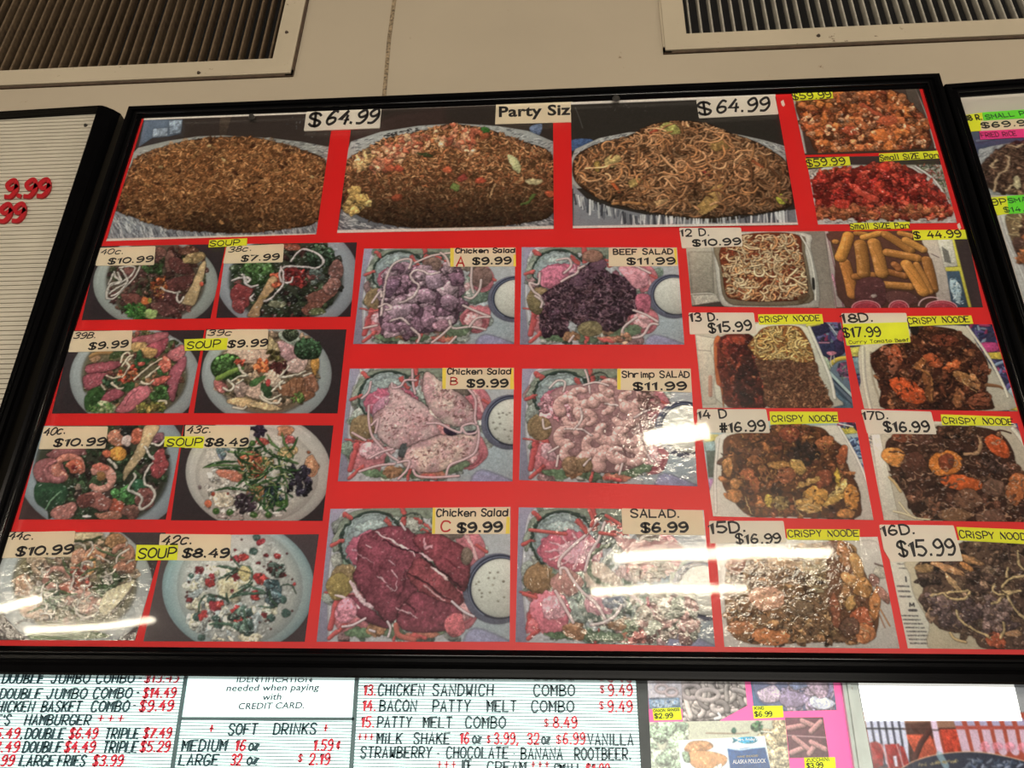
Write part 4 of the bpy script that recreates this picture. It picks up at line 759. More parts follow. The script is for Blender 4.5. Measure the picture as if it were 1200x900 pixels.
def d_soup_44(C):
    C.view(*VO); C.wamp = .42; C.poly([(-200,0),(1250,0),(1250,900),(-200,900)], (66,56,56), smooth=False, rim=0)
    bowl(C, 540, 440, 570, 480, (168,172,168), (545,420,450,380), (120,112,84))
    reg = [(110,350),(250,230),(560,60),(900,80),(980,250),(980,400),(800,640),(500,720),(200,640),(100,480)]
    C.chunks(reg, 240, 40, [(150,130,104),(110,100,70),(140,110,90),(90,96,60),(170,140,110)], gloss=.6, bright=(.7,1.15))
    meats(C, [(580,230,80,50,-20,(190,130,100)),(700,210,70,60,0,(206,150,120)),(830,120,80,60,0,(150,110,70)),(930,250,60,90,0,(160,110,84)),(260,260,60,60,0,(176,150,120)),(170,440,70,80,0,(170,130,100)),(540,460,110,60,0,(160,84,64)),(640,300,50,70,20,(206,146,84)),(660,580,110,60,-10,(196,160,136)),(240,620,90,60,0,(190,150,120)),(900,300,80,40,0,(170,110,84))])
    C.shrimp(420,390,90,110,56,(190,130,112),240); C.shrimp(590,570,90,190,60,(196,140,120),230); C.shrimp(690,260,70,120,50,(196,130,90),240); C.shrimp(900,210,70,200,44,(176,116,90),200); C.shrimp(300,300,60,100,40,(176,146,116),200)
    C.chunks([(530,310),(620,300),(660,470),(520,480)], 50, 18, [(176,70,56),(190,100,70),(130,50,44)]); C.chunks([(770,380),(900,360),(850,440),(720,500)], 30, 30, [(70,90,56),(60,80,50)]); C.chunks([(300,540),(420,500),(440,600),(330,620)], 20, 34, [(60,84,60),(84,104,76)])
    for p in ([(460,250),(480,320),(530,380)],[(270,470),(340,430),(380,400)],[(700,160),(780,210),(900,240)],[(560,300),(620,270),(700,250)],[(300,500),(400,480),(500,500)],[(330,560),(450,520),(560,500)],[(690,450),(740,520),(800,450)],[(580,380),(640,340),(700,320)],[(360,540),(300,600),(200,640)]): C.stroke(p, 18, (84,104,64), taper=.5)
    sprouts(C, reg, 36, 130, 15); C.poly([(550,60),(735,58),(730,85),(560,112)], (206,186,140)); C.stroke([(550,120),(640,115),(730,90)], 14, (56,70,40))
    C.poly([(760,500),(850,450),(975,405),(960,450),(890,540),(800,640),(740,660),(720,600)], (200,184,144), rim=.2, mtex=.2, shadow=.5); C.stroke([(960,460),(890,560),(820,640)], 12, (110,96,84))
    C.poly([(200,800),(400,770),(700,780),(780,820),(300,840)], (84,104,60), mtex=.4); C.stroke([(120,720),(180,690),(240,700)], 18, (84,84,84))
    C.glints(reg, 200, 16, 5, (236,232,215), .8)
def d_soup_42(C):
    C.view(*VP_); C.wamp = .42; C.poly([(0,0),(1250,0),(1250,800),(0,800)], (70,58,60), smooth=False, rim=0)
    bowl(C, 650, 400, 488, 420, (130,156,158)); C.ell(660,400,400,370,(170,168,160), soft=60, rim=0, mtex=.14, tex=.08)
    C.chunks([(300,350),(500,250),(720,300),(900,500),(800,740),(450,740),(330,600)], 110, 40, [(190,186,168),(176,178,170),(200,190,160),(160,168,168)], bright=(.9,1.08), gloss=.5, shadow=.12)
    C.poly([(520,360),(640,330),(650,480),(560,470)], (206,190,150), soft=16, shadow=0)
    for x, y, r in ((768,80,24),(745,170,26),(895,300,28),(930,478,28),(955,565,30),(860,598,26),(385,590,26),(415,720,24),(710,690,28),(870,500,24),(350,325,18),(640,600,30),(505,600,26),(520,640,30),(480,480,30)):
        C.blob(x, y, r, r*.9, 0, (64,88,80), rough=.1, gloss=.5, mtex=.3)
    for x, y, r in ((630,215,26),(685,210,28),(400,290,28),(470,370,40),(480,330,20),(790,340,46),(810,350,36),(500,520,40),(535,505,26),(425,580,30),(640,550,36),(670,620,44),(715,605,24),(900,200,22),(795,110,24),(340,480,22),(640,330,34),(825,195,14),(780,245,12),(760,460,30),(610,425,14),(630,160,10),(815,575,22),(755,445,26),(1010,380,12),(650,230,18),(945,318,14)):
        C.blob(x, y, r, r*.85, R.uniform(-40, 40), [(176,50,50),(196,60,56),(150,44,52),(120,40,44)][R.randint(4)], gloss=.6, rough=.3, mtex=.3)
    C.chunks([(840,250),(930,250),(930,330),(850,320)], 20, 22, [(90,50,50),(70,84,76)], gloss=.8); C.chunks([(830,370),(910,360),(900,500),(840,500)], 26, 30, [(60,84,88),(80,96,100)], gloss=.8); C.chunks([(590,540),(720,530),(740,720),(660,700)], 30, 26, [(70,90,84),(90,110,96)], gloss=.6)
    G = (66,96,76)
    for p, wd in (([(520,265),(600,275),(690,300)],16),([(530,345),(590,310),(640,280)],16),([(570,355),(600,320),(660,290)],12),([(600,190),(640,250),(680,290)],9),([(690,385),(760,405),(830,430)],14),([(740,370),(690,410),(640,440),(600,465)],18),([(570,440),(580,480),(590,500)],14),([(430,455),(500,450),(560,470),(580,490)],12),([(395,560),(410,490),(440,450)],12),([(600,465),(700,440),(820,440)],16),([(920,400),(960,380),(1000,395),(1020,440)],7),([(660,260),(720,270),(740,320),(720,370),(650,410)],9),([(690,520),(690,600),(720,680)],10),([(470,640),(540,630),(600,640),(640,670)],16),([(780,520),(860,530),(900,500)],7),([(850,420),(860,480),(900,520)],18)):
        C.stroke(p, wd, np.array(G)*R.uniform(.7, 1.1), taper=.4, shadow=.4)
    C.ell(690,310,40,50,(200,180,120), shadow=0); C.stroke([(640,280),(700,300),(740,310)], 7, (90,84,60))
    for x, y in C.rnd([(600,60),(1020,150),(1080,420),(900,700),(400,740),(260,500),(330,300)], 26): C.blob(x, y, 7, 6, 0, (90,50,50))
    C.glints([(300,250),(900,100),(1020,420),(800,730),(400,720)], 190, 16, 5, (225,228,226), .8)

def salad_base(C, cup=(1050,430,160), clean=False):
    C.unit(1100, 780); C.sat = .72; C.wamp = .45
    C.poly([(-20,-20),(1130,-20),(1130,800),(-20,800)], (164,166,168), smooth=False, rim=0, light=.05)
    C.poly([(-20,-20),(100,-20),(50,90),(25,400),(60,800),(-20,800)], (136,136,158), rim=0, soft=6); C.poly([(820,250),(1110,400),(1110,790),(760,790)], (154,166,170), rim=0, soft=20); C.poly([(900,700),(1110,780),(1110,800),(850,800)], (130,130,160), soft=10)
    C.stroke([(130,0),(70,40),(45,180),(40,380),(60,560),(80,770)], 16, (186,188,192), shade=.2, shadow=.2)
    left = [(60,60),(200,5),(640,5),(900,150),(960,300),(900,560),(780,770),(150,770),(70,600),(50,300)]
    C.chunks(left, 130, 60, [(150,160,148),(110,130,112),(170,172,158),(132,140,130),(90,108,92),(160,120,120)], bright=(.8,1.12), gloss=.25, mtex=.3)
    C.poly([(80,60),(240,0),(620,0),(640,60),(420,50),(300,40),(120,200),(40,250)], (122,136,116), mtex=.35); C.poly([(30,180),(100,90),(130,130),(60,250)], (150,160,140))
    C.ell(265,185,185,165,(128,142,142),mtex=.3); C.ring(265,190,185,170,16,(48,66,56),130,330); C.ring(265,190,165,150,6,(110,130,118),140,320,shadow=0); C.poly([(150,110),(260,70),(360,90),(250,130)], (160,176,170), mtex=.3)
    C.ell(300,240,180,112,(186,84,108),mtex=.18); C.ell(330,250,110,62,(214,140,160),mtex=.3)
    for a in range(0, 360, 36): C.stroke([(330+60*math.cos(math.radians(a)),250+34*math.sin(math.radians(a))),(320+165*math.cos(math.radians(a)),245+98*math.sin(math.radians(a)))], 12, (222,160,176), shadow=.1)
    C.poly([(770,110),(880,130),(950,220),(930,330),(840,360),(790,260)], (190,100,110),mtex=.3); C.stroke([(820,150),(870,220),(900,300)], 20, (216,160,160))
    C.blob(125,410,85,88,0,(138,112,74),rough=.08,gloss=.5,mtex=.2)
    for i in range(6): C.stroke([(70+i*22,370),(80+i*22,450)], 5, (112,88,56), shadow=0, alpha=.7)
    C.blob(185,610,118,120,0,(190,104,110),mtex=.2); C.blob(200,570,80,60,0,(208,154,160),mtex=.4); C.stroke([(100,520),(70,700)], 34, (196,72,72))
    C.blob(830,580,110,120,20,(190,96,104),mtex=.2); C.blob(820,590,66,70,20,(214,150,150),mtex=.4); C.ring(820,590,80,84,8,(160,70,80),0,300)
    C.blob(600,660,80,40,0,(150,110,80)); C.blob(240,730,100,30,5,(92,120,84),mtex=.4); C.blob(440,730,80,34,10,(84,104,76)); C.blob(340,710,56,46,0,(160,110,74),mtex=.3); C.blob(700,690,120,44,-20,(96,116,84),mtex=.4); C.blob(600,740,90,26,0,(190,110,84))
    for p, wd in (([(30,215),(90,190)],24),([(440,0),(455,60),(450,120)],30),([(350,70),(400,130)],28),([(20,490),(110,500),(200,505)],12),([(520,60),(620,120)],18),([(90,30),(130,60)],28),([(70,760),(150,680)],24),([(460,700),(440,770)],18),([(560,130),(640,150)],16),([(900,220),(960,260)],20),([(540,740),(620,760)],22)):
        C.stroke(p, wd, (200,78,74), shadow=.4)
    C.blob(760,130,70,60,0,(120,104,92),mtex=.3); C.ring(500,110,80,80,9,(60,74,66),200,350)
    C.warp([(70,40),(640,10),(880,120),(900,600),(760,760),(120,770),(60,500)], 1.1)
    x, y, r = cup
    C.ell(x-14, y+4, r*1.12, r*1.14, (90,90,110), rim=.1, mtex=.15); C.ell(x, y-8, r*1.04, r*1.04, (40,44,62), rim=0); C.ell(x+6, y, r*.96, r*.95, (184,182,168), tex=.05, mtex=.03, rim=.2, rimw=10); C.ring(x, y, r, r, 6, (110,116,140), 120, 300, shadow=0)
SPR = (204,178,172)
def salad_top_strands(C, L, wd=17, col=SPR):
    for p in L: C.stroke(p, wd, col, shadow=.6, shade=.5)
def d_salad_a(C):
    salad_base(C, (1110,410,165)); C.unit(1100,670); C.q = (1100,670)
    reg = [(170,170),(300,130),(560,130),(700,130),(740,220),(720,380),(700,520),(560,580),(380,600),(200,580),(150,430),(160,280)]
    C.poly(reg, (92,62,78), rim=.4)
    C.blob(500,115,70,56,0,(126,96,84),mtex=.3,rough=.05); C.blob(860,200,80,72,0,(124,92,84),mtex=.3,rough=.05)
    for x, y in C.rnd(reg, 62): C.blob(x, y, R.uniform(40, 72), R.uniform(34, 52), R.uniform(-50, 50), np.array([(142,108,122),(128,92,108),(158,126,136),(112,78,94)][R.randint(4)]), gloss=.35, light=.34, mtex=.45, tex=.3, shadow=.5, rim=.25, rough=.28)
    meats(C, [(520,225,70,62,20,(156,124,140)),(635,285,80,50,-8,(170,138,146)),(220,270,60,66,0,(120,84,106)),(690,210,60,52,0,(124,84,104)),(640,380,60,60,0,(140,104,120)),(310,430,90,50,-20,(162,128,142)),(500,500,56,62,0,(146,104,122)),(590,540,50,44,0,(150,104,118)),(270,560,80,36,8,(130,92,110)),(480,340,70,50,20,(150,112,128))], light=.4)
    salad_top_strands(C, [[(560,165),(500,180),(440,160),(400,150),(360,170),(370,220),(420,260),(400,320),(350,360),(290,380)],[(170,470),(180,260),(210,130),(280,80),(350,80),(340,140)],[(380,100),(500,50),(640,30)],[(150,410),(210,390),(240,420),(200,430)],[(560,30),(600,60),(630,120)],[(790,130),(790,240),(810,310)],[(860,220),(850,290),(800,350),(750,340)],[(650,510),(680,560),(800,550),(900,570)],[(540,660),(600,610),(660,550)],[(740,400),(830,440),(930,480)],[(930,480),(840,490),(790,550)],[(240,510),(310,490),(370,530)],[(60,560),(150,540)],[(700,620),(640,690)],[(100,380),(150,300),(160,340)],[(390,560),(450,610),(440,660)]])
    C.glints(reg, 140, 9, 4, (206,180,196), .6)
def d_salad_beef(C):
    salad_base(C, (1060,390,155)); C.q = (1100,680)
    reg = [(130,350),(260,260),(330,230),(430,150),(540,70),(560,150),(640,190),(720,220),(790,290),(790,400),(720,500),(640,590),(560,560),(400,550),(330,510),(300,600),(180,610),(130,560),(150,450)]
    C.poly(reg, (58,32,46), rim=.4)
    C.chunks(reg, 330, 34, [(88,54,70),(70,42,58),(104,68,82),(56,32,46),(96,56,66)], bright=(.65,1.25), gloss=.55, mtex=.4, tex=.3)
    C.poly([(330,240),(420,160),(540,80),(600,120),(520,200),(450,280),(380,290)], (100,64,82), mtex=.25, gloss=.3, shadow=.6)
    C.grains(reg, 420, 40, 7, [(124,84,96),(50,28,42),(140,100,112)], curl=.8)
    C.blob(470,570,84,56,0,(128,112,72),rough=.06,mtex=.3); C.blob(100,400,50,76,-25,(116,100,64),rough=.05,mtex=.3); C.blob(500,60,76,44,0,(150,104,84),rough=.06); C.poly([(150,150),(300,130),(330,200),(230,270),(140,270)], (196,100,124), mtex=.4)
    C.poly([(680,140),(800,130),(880,160),(880,260),(800,290),(740,230)], (206,130,140), mtex=.35); C.poly([(800,330),(890,340),(870,460),(790,420)], (180,84,104), mtex=.3)
    salad_top_strands(C, [[(250,90),(330,80),(350,130),(300,180)],[(280,240),(330,210),(390,180),(400,140)],[(130,180),(120,260),(60,250),(90,310),(130,340),(160,400)],[(770,440),(850,470),(930,520)],[(690,580),(720,630),(820,620),(880,540),(930,540)],[(680,640),(700,560),(790,490)],[(400,150),(440,130)],[(800,130),(860,160),(900,180)],[(360,620),(330,660)],[(100,340),(150,380),(140,420)]])
    C.chunks([(660,600),(740,620),(730,680),(670,680)], 8, 24, [(170,110,80),(200,150,110)]); C.glints(reg, 220, 8, 3.5, (176,150,170), .6)
def d_salad_b(C):
    salad_base(C, (1090,370,165)); C.q = (1100,755)
    def breast(p, c=(206,170,166)): C.poly(p, c, big=True, tex=.12, mtex=.12, rim=.28, rimw=16, light=.12, shadow=.7, col2=(190,140,142), gloss=.3)
    C.poly([(180,250),(260,180),(320,220),(300,330),(200,360)], (180,120,142), mtex=.2)
    breast([(270,130),(300,100),(380,160),(450,200),(540,260),(620,350),(680,390),(690,430),(620,450),(480,500),(360,540),(250,480),(200,400),(190,310),(280,230)])
    breast([(500,40),(540,30),(640,110),(740,170),(820,240),(860,330),(840,370),(760,390),(680,380),(600,320),(540,260),(500,150)], (214,184,170)); C.poly([(560,280),(620,340),(700,385),(640,360),(560,300)], (226,204,184), shadow=0)
    breast([(400,640),(420,540),(500,490),(620,450),(760,440),(870,420),(880,480),(850,570),(760,630),(640,690),(500,690)], (214,178,160)); C.poly([(600,370),(680,380),(690,430),(640,440)], (196,120,120), mtex=.2)
    for reg in ([(210,260),(300,150),(600,370),(500,480),(260,470)],[(540,100),(640,120),(840,280),(780,370),(620,290)],[(420,560),(700,460),(860,450),(800,590),(520,680)]):
        C.grains(reg, 110, 20, 5, [(150,84,84),(120,70,72),(226,200,184)], curl=.6, shadow=.1); C.chunks(reg, 24, 13, [(190,134,128),(222,196,182)], gloss=.4, shadow=.05, bright=(.92,1.04), alpha=.6)
    C.poly([(650,400),(720,410),(740,440),(690,450)], (44,30,52)); C.poly([(800,420),(860,420),(850,450)], (60,40,60)); C.poly([(380,520),(420,500),(410,590),(370,580)], (70,76,76))
    C.warp([(180,240),(280,110),(560,30),(860,250),(880,430),(760,680),(400,700),(200,480)], .6, .1)
    salad_top_strands(C, [[(540,370),(620,370),(700,410),(760,430),(770,390),(830,370),(870,390),(860,430),(800,440),(770,400)],[(870,390),(880,450),(860,560),(790,610),(700,650),(680,730)],[(800,140),(850,210),(850,330),(860,370)],[(420,10),(430,100),(450,170)],[(290,100),(300,130),(350,120),(380,80),(450,80)],[(150,90),(140,160),(100,200)],[(150,250),(160,350),(190,450),(250,520),(310,580),(370,620)],[(180,380),(220,340),(210,430)],[(370,630),(440,620),(430,680),(380,740)],[(190,600),(260,560),(330,540)],[(130,690),(250,650),(350,640)],[(470,680),(500,720),(600,730),(760,720)],[(60,430),(150,480)]], 16, (206,166,168))
    for x, y in C.rnd([(960,280),(1090,270),(1090,480),(980,470)], 14): C.blob(x, y, 6, 4, 0, (140,140,120))
def d_salad_shrimp(C):
    salad_base(C, (1050,400,165)); C.q = (1100,750)
    C.poly([(200,150),(400,100),(700,100),(800,260),(800,560),(600,680),(300,640),(180,480),(150,300)], (150,104,104), rim=.3)
    C.chunks([(120,200),(300,180),(300,330),(140,330)], 30, 40, [(206,120,130),(224,150,160)], gloss=.4)
    for x, y, r, a, w_ in ((380,190,80,60,60),(520,240,80,200,62),(570,120,60,100,50),(700,200,70,30,54),(300,250,80,140,58),(340,330,80,-60,62),(660,310,90,-80,66),(560,420,90,0,72),(480,500,90,40,60),(300,450,80,100,56),(340,560,90,20,60),(700,560,80,-90,66),(560,620,90,160,66),(690,440,70,20,50),(420,330,60,200,48),(800,150,50,120,44),(610,560,60,60,48)):
        C.shrimp(x, y, r*.78, a, w_*1.35, (212,156,146), 235)
    C.blob(130,400,70,80,0,(140,110,74),mtex=.3,rough=.06); C.blob(330,640,66,60,0,(150,112,80),mtex=.3); C.blob(400,640,50,50,0,(130,100,70),mtex=.3)
    salad_top_strands(C, [[(410,10),(430,70),(440,160)],[(180,130),(230,80),(280,90),(270,150)],[(400,110),(480,90),(560,110)],[(540,230),(620,240)],[(280,400),(380,400),(450,440)],[(720,320),(780,280),(790,230)],[(790,280),(830,260)],[(760,450),(830,480),(880,500)],[(140,340),(150,400),(190,390)],[(180,560),(240,520)],[(240,580),(230,650)],[(860,300),(820,340)],[(400,640),(440,590)],[(640,620),(620,690)],[(380,260),(390,330),(340,400)],[(800,560),(830,600)]], 14, (216,190,184))
    C.grains([(750,60),(880,180),(900,260),(760,280)], 60, 40, 12, [(130,84,80),(150,110,100),(190,140,130)]); C.glints([(200,150),(700,100),(800,560),(300,640)], 160, 10, 4, (236,206,200), .7)
def d_salad_c(C):
    salad_base(C, (1040,470,180)); C.q = (1110,800)
    def pc(p, c): C.poly(p, c, big=True, tex=.14, mtex=.14, rim=.3, rimw=14, light=.15, shadow=.7, col2=np.array(c)*.86, gloss=.15)
    pc([(130,560),(180,520),(260,560),(340,640),(420,700),(400,720),(280,680),(160,600)], (140,60,78))
    pc([(190,190),(240,150),(360,110),(480,120),(560,200),(580,290),(580,350),(560,500),(500,590),(420,690),(330,620),(260,540),(180,420),(200,330)], (146,62,78))
    pc([(520,170),(650,150),(760,200),(850,260),(870,380),(840,500),(760,440),(640,320),(560,240)], (150,60,72))
    pc([(500,380),(560,300),(660,350),(790,480),(840,560),(760,600),(620,540),(520,440)], (158,66,74))
    pc([(460,620),(500,560),(560,500),(700,560),(820,600),(820,700),(700,740),(540,740),(460,700)], (146,60,76))
    C.blob(850,290,36,56,0,(120,100,84),mtex=.3); C.blob(100,470,76,80,0,(146,124,64),rough=.1,gloss=.4,mtex=.3)
    for p, wd, c in (([(290,140),(380,190),(500,250),(540,290)],14,(224,196,196)),([(340,190),(430,235),(560,270),(640,340),(740,410),(830,480)],9,(50,20,30)),([(500,390),(600,440),(700,520),(780,560)],9,(60,24,32)),([(560,270),(600,290),(640,320)],12,(214,170,176)),([(600,460),(660,510),(730,560)],12,(214,160,160)),([(165,440),(230,540),(310,600)],30,(214,180,184)),([(640,350),(700,400),(740,430)],16,(220,180,176)),([(440,600),(520,630),(570,660)],9,(220,176,180)),([(320,400),(380,450)],9,(220,176,180)),([(380,460),(430,500),(440,430)],7,(216,170,176)),([(400,370),(440,420)],10,(216,176,180)),([(240,220),(270,240)],12,(216,176,180)),([(380,310),(420,340)],8,(206,160,170)),([(190,270),(290,330)],7,(190,130,140)),([(500,560),(560,620)],7,(60,24,32)),([(80,520),(150,540),(230,600)],18,(214,190,190)),([(590,180),(600,240),(640,230)],22,(214,150,160)),([(720,300),(800,360)],7,(100,30,44)),([(480,360),(480,480),(440,560)],6,(90,36,50))):
        C.stroke(p, wd, c, shade=.2, shadow=.2, taper=.5)
    C.warp([(130,560),(190,150),(480,110),(760,190),(880,380),(830,720),(460,720)], .7, .16)
    salad_top_strands(C, [[(140,710),(200,700),(270,660)],[(400,680),(420,720),(410,770)],[(770,560),(840,620),(900,650)],[(440,90),(470,130)],[(300,730),(330,740)]], 15, (206,186,188))
    C.poly([(110,560),(180,540),(220,620),(160,690),(90,650)], (206,124,140), mtex=.5); C.stroke([(450,700),(470,760),(560,790)], 30, (190,90,76)); C.blob(790,700,60,70,0,(196,90,96),mtex=.3)
    for x, y in C.rnd([(900,400),(1080,380),(1080,560),(920,560)], 16): C.blob(x, y, 5, 4, 0, (150,140,110))
    C.grains([(200,170),(480,130),(860,300),(800,700),(460,700)], 90, 14, 4, [(200,150,150),(110,40,56)], shadow=0)
def d_salad_plain(C):
    salad_base(C, (1060,460,150)); C.q = (1100,780)
    C.ell(310,250,180,120,(196,92,108),mtex=.15); C.ell(350,250,120,70,(212,146,158),mtex=.3)
    for a in range(0, 360, 30): C.stroke([(350+50*math.cos(math.radians(a)),250+26*math.sin(math.radians(a))),(325+160*math.cos(math.radians(a)),248+100*math.sin(math.radians(a)))], 11, (218,164,170), shadow=.15)
    C.blob(115,410,80,84,0,(150,112,74),rough=.08,gloss=.5,mtex=.2); C.blob(290,430,90,84,0,(176,120,110),mtex=.2); C.poly([(390,330),(480,310),(580,390),(600,460),(480,470),(400,450)], (186,160,140), mtex=.2)
    for i in range(7): C.stroke([(410+i*22,350),(470+i*22,440)], 4, (166,136,118), shadow=0, alpha=.6)
    C.ring(560,330,150,120,26,(96,110,84),100,260); C.poly([(560,150),(700,180),(900,180),(960,240),(700,270),(600,230)], (186,130,126), mtex=.35); C.chunks([(600,300),(900,320),(860,400),(650,390)], 40, 44, [(180,140,124),(150,130,110),(196,120,116)])
    C.blob(190,600,110,116,0,(216,110,124),mtex=.2); C.blob(210,580,70,70,0,(214,150,158),mtex=.4,gloss=.8); C.blob(320,700,60,50,0,(170,116,80),mtex=.3); C.poly([(80,640),(60,730),(130,690)], (210,100,104))
    C.ell(480,560,130,96,(110,124,112),mtex=.4); C.ell(470,550,90,66,(196,130,140),mtex=.3); C.blob(560,540,66,44,0,(110,116,130),mtex=.3); C.chunks([(650,500),(1000,480),(1000,740),(700,740)], 60, 50, [(190,170,150),(176,130,120),(150,150,130)])
    C.blob(500,740,100,30,0,(110,130,100),mtex=.4); C.chunks([(600,650),(700,640),(760,760),(620,760)], 16, 34, [(196,110,100),(130,140,110)])
    C.warp([(60,60),(900,60),(1000,740),(60,740)], .9, .1)
    salad_top_strands(C, [[(470,60),(400,150),(340,200),(250,290),(240,340)],[(510,80),(470,180),(420,260),(390,360)],[(250,380),(250,350),(280,350),(310,400),(370,480),(450,550),(500,640)],[(220,480),(260,550),(320,660)],[(590,560),(550,620),(480,660),(420,670)],[(590,450),(640,490),(710,540)]], 18, (222,190,186))
    for p in ([(420,10),(440,60),(430,100)],[(350,70),(400,140)],[(520,40),(600,90)],[(70,130),(280,150)],[(480,140),(570,150)],[(40,500),(110,520)]): C.stroke(p, 22, (210,84,78), shadow=.4)

def d_family_rice(C):   # right-hand board, upper picture
    C.view(1080,80,7.5); C.poly([(400,500),(1200,400),(1300,1300),(500,1300)], (58,66,92), smooth=False, rim=0, mtex=.3); C.stroke([(490,640),(600,620),(700,590)], 30, (90,100,120))
    C.poly([(500,760),(560,700),(700,670),(900,640),(1300,640),(1300,1250),(640,1200)], (150,150,146), rim=.1); C.foil([(500,740),(700,670),(720,700),(540,820)], 100, 60, -.6); C.foil([(560,1080),(900,1100),(900,1130),(620,1130)], 60, 50, .1)
    reg = [(520,860),(640,740),(800,660),(1250,640),(1250,1120),(900,1120),(640,1080),(560,1000)]
    C.poly(reg, (64,42,32), rim=.3); C.chunks(reg, 220, 38, [(92,60,44),(70,46,36),(116,80,58),(54,36,30)], bright=(.7,1.2), gloss=.6); C.grains(reg, 320, 50, 11, [(140,100,72),(90,60,44)])
    for p in ([(640,870),(600,860),(660,810)],[(730,900),(780,790),(740,760)],[(640,1080),(680,940),(740,900)],[(750,1070),(830,1010),(870,1000)],[(770,680),(840,690),(880,670)]): C.stroke(p, 20, (184,150,110))
    C.blob(840,1000,34,60,-10,(196,176,130)); C.glints(reg, 60, 16, 6, (210,180,150), .6)
def d_family_noodle(C):
    C.view(1080,200,7.5); C.poly([(500,300),(1300,300),(1300,1300),(600,1300)], (178,172,164), smooth=False, rim=0); C.stroke([(680,400),(740,600),(860,850),(960,1100)], 20, (196,190,182)); C.stroke([(740,400),(800,640),(900,860)], 16, (150,146,142), shadow=0)
    reg = [(740,400),(850,370),(1200,370),(1250,1000),(960,900),(860,740),(770,560)]
    C.poly(reg, (110,84,56), rim=.3); C.noodles(reg, 160, 160, 20, [(190,160,110),(170,136,90),(206,180,130)], curl=.7); C.chunks(reg, 30, 40, [(80,52,40),(110,70,50),(150,80,44)], gloss=.6)
    C.blob(850,630,60,50,0,(84,56,46),gloss=.4); C.chunks([(840,700),(900,700),(900,820),(850,780)], 12, 34, [(176,96,50)])
def d_onion_rings(C):
    C.view(740,780,4.8); C.sat = .6; C.poly([(80,60),(290,60),(300,250),(90,250)], (176,164,170), smooth=False, rim=0); C.poly([(95,185),(270,180),(275,240),(95,240)], (90,130,170), smooth=False); C.poly([(120,195),(250,190),(250,225),(130,235)], (130,160,186), mtex=.4)
    for x, y in ((170,130),(225,150)): C.ring(x, y, 32, 22, 17, (176,150,150)); 
    C.stroke([(108,186),(155,183)], 9, (60,70,90), shadow=0, tex=.6); C.grains([(110,200),(260,195),(260,235),(120,240)], 40, 18, 6, [(60,100,150),(190,200,214)], shadow=0)
def d_curly(C):
    C.view(740,780,4.8); C.sat = .6; C.poly([(270,60),(700,60),(700,340),(270,340)], (110,96,92), smooth=False, rim=0, mtex=.3)
    C.noodles([(280,80),(640,80),(650,220),(520,300),(290,310)], 90, 120, 30, [(158,140,132),(172,154,144),(140,122,116),(182,164,152)], curl=.5, shadow=.7, shade=.7)
    C.ring(335,145,50,40,26,(160,140,136)); C.ring(430,165,60,30,26,(170,150,142)); C.stroke([(470,300),(500,290),(490,270)], 14, (220,220,220))
def d_wings(C):
    C.view(740,780,4.8); C.sat = .6; C.poly([(660,60),(1180,60),(1180,280),(680,280)], (90,96,140), smooth=False, rim=0, mtex=.4); C.poly([(675,100),(720,200),(860,250),(1140,250),(1140,270),(680,270)], (60,96,140)); C.chunks([(860,90),(1130,90),(1140,240),(880,250)], 60, 40, [(130,110,140),(160,130,150),(110,96,130)])
    meats(C, [(780,160,80,50,-5,(190,160,180)),(920,190,80,50,10,(140,116,150)),(1070,210,70,36,5,(190,190,206)),(930,110,50,26,0,(110,120,160)),(1060,130,60,50,10,(180,140,160))])
def d_fish_box(C):
    C.view(740,780,4.8); C.poly([(80,300),(900,300),(920,620),(80,620)], (176,176,150), smooth=False, rim=0, mtex=.12)
    C.chunks([(100,330),(300,330),(260,570),(110,570)], 30, 60, [(176,186,160),(150,170,140)], bright=(.92,1.06)); C.chunks([(740,330),(870,320),(890,570),(780,570)], 26, 50, [(196,180,140),(180,160,120)], bright=(.92,1.06)); C.stroke([(420,380),(600,382),(660,376)], 5, (150,120,90), shadow=.2); C.chunks([(670,330),(730,330),(740,380),(690,380)], 14, 18, [(90,130,84),(60,110,70)]); C.stroke([(730,370),(790,376)], 7, (214,214,200)); C.blob(577,366,14,16,0,(40,90,70))
def d_fish_front(C):
    C.view(740,780,4.8); C.poly([(240,380),(820,380),(820,620),(240,620)], (206,210,212), smooth=False, rim=0)
    C.poly([(300,480),(330,430),(420,425),(460,455),(400,485)], (190,130,80), mtex=.4, gloss=.3); C.poly([(320,490),(420,480),(530,510),(520,560),(420,590),(340,560)], (206,140,84), mtex=.25, gloss=.3); C.poly([(430,600),(500,550),(505,576),(480,600)], (214,206,190)); C.poly([(285,490),(320,490),(330,540),(300,540)], (120,140,110), mtex=.5)
    C.poly([(540,462),(600,470),(660,462),(750,458),(790,610),(560,610)], (28,74,134), smooth=False, rim=0); C.stroke([(540,464),(610,474),(680,464),(748,458)], 7, (190,214,230), shadow=0)
    C.ell(652,418,56,20,(28,150,190), rim=.1); C.poly([(566,405),(600,420),(568,436),(576,420)], (28,130,160), smooth=False)
def d_zucchini(C):
    C.view(740,780,4.8); C.poly([(850,280),(1110,280),(1120,530),(870,530)], (96,52,60), smooth=False, rim=0, mtex=.2); C.stroke([(870,392),(1100,405)], 5, (190,150,150), shadow=0)
    for p in ([(880,352),(970,335)],[(960,310),(1040,345)],[(1010,370),(1065,315)],[(900,490),(970,462)],[(915,405),(1010,480)],[(1000,495),(1040,440)],[(1010,430),(1090,470)]): C.stroke(p, 30, (176,120,116), shadow=.6, shade=.6, tex=.2)
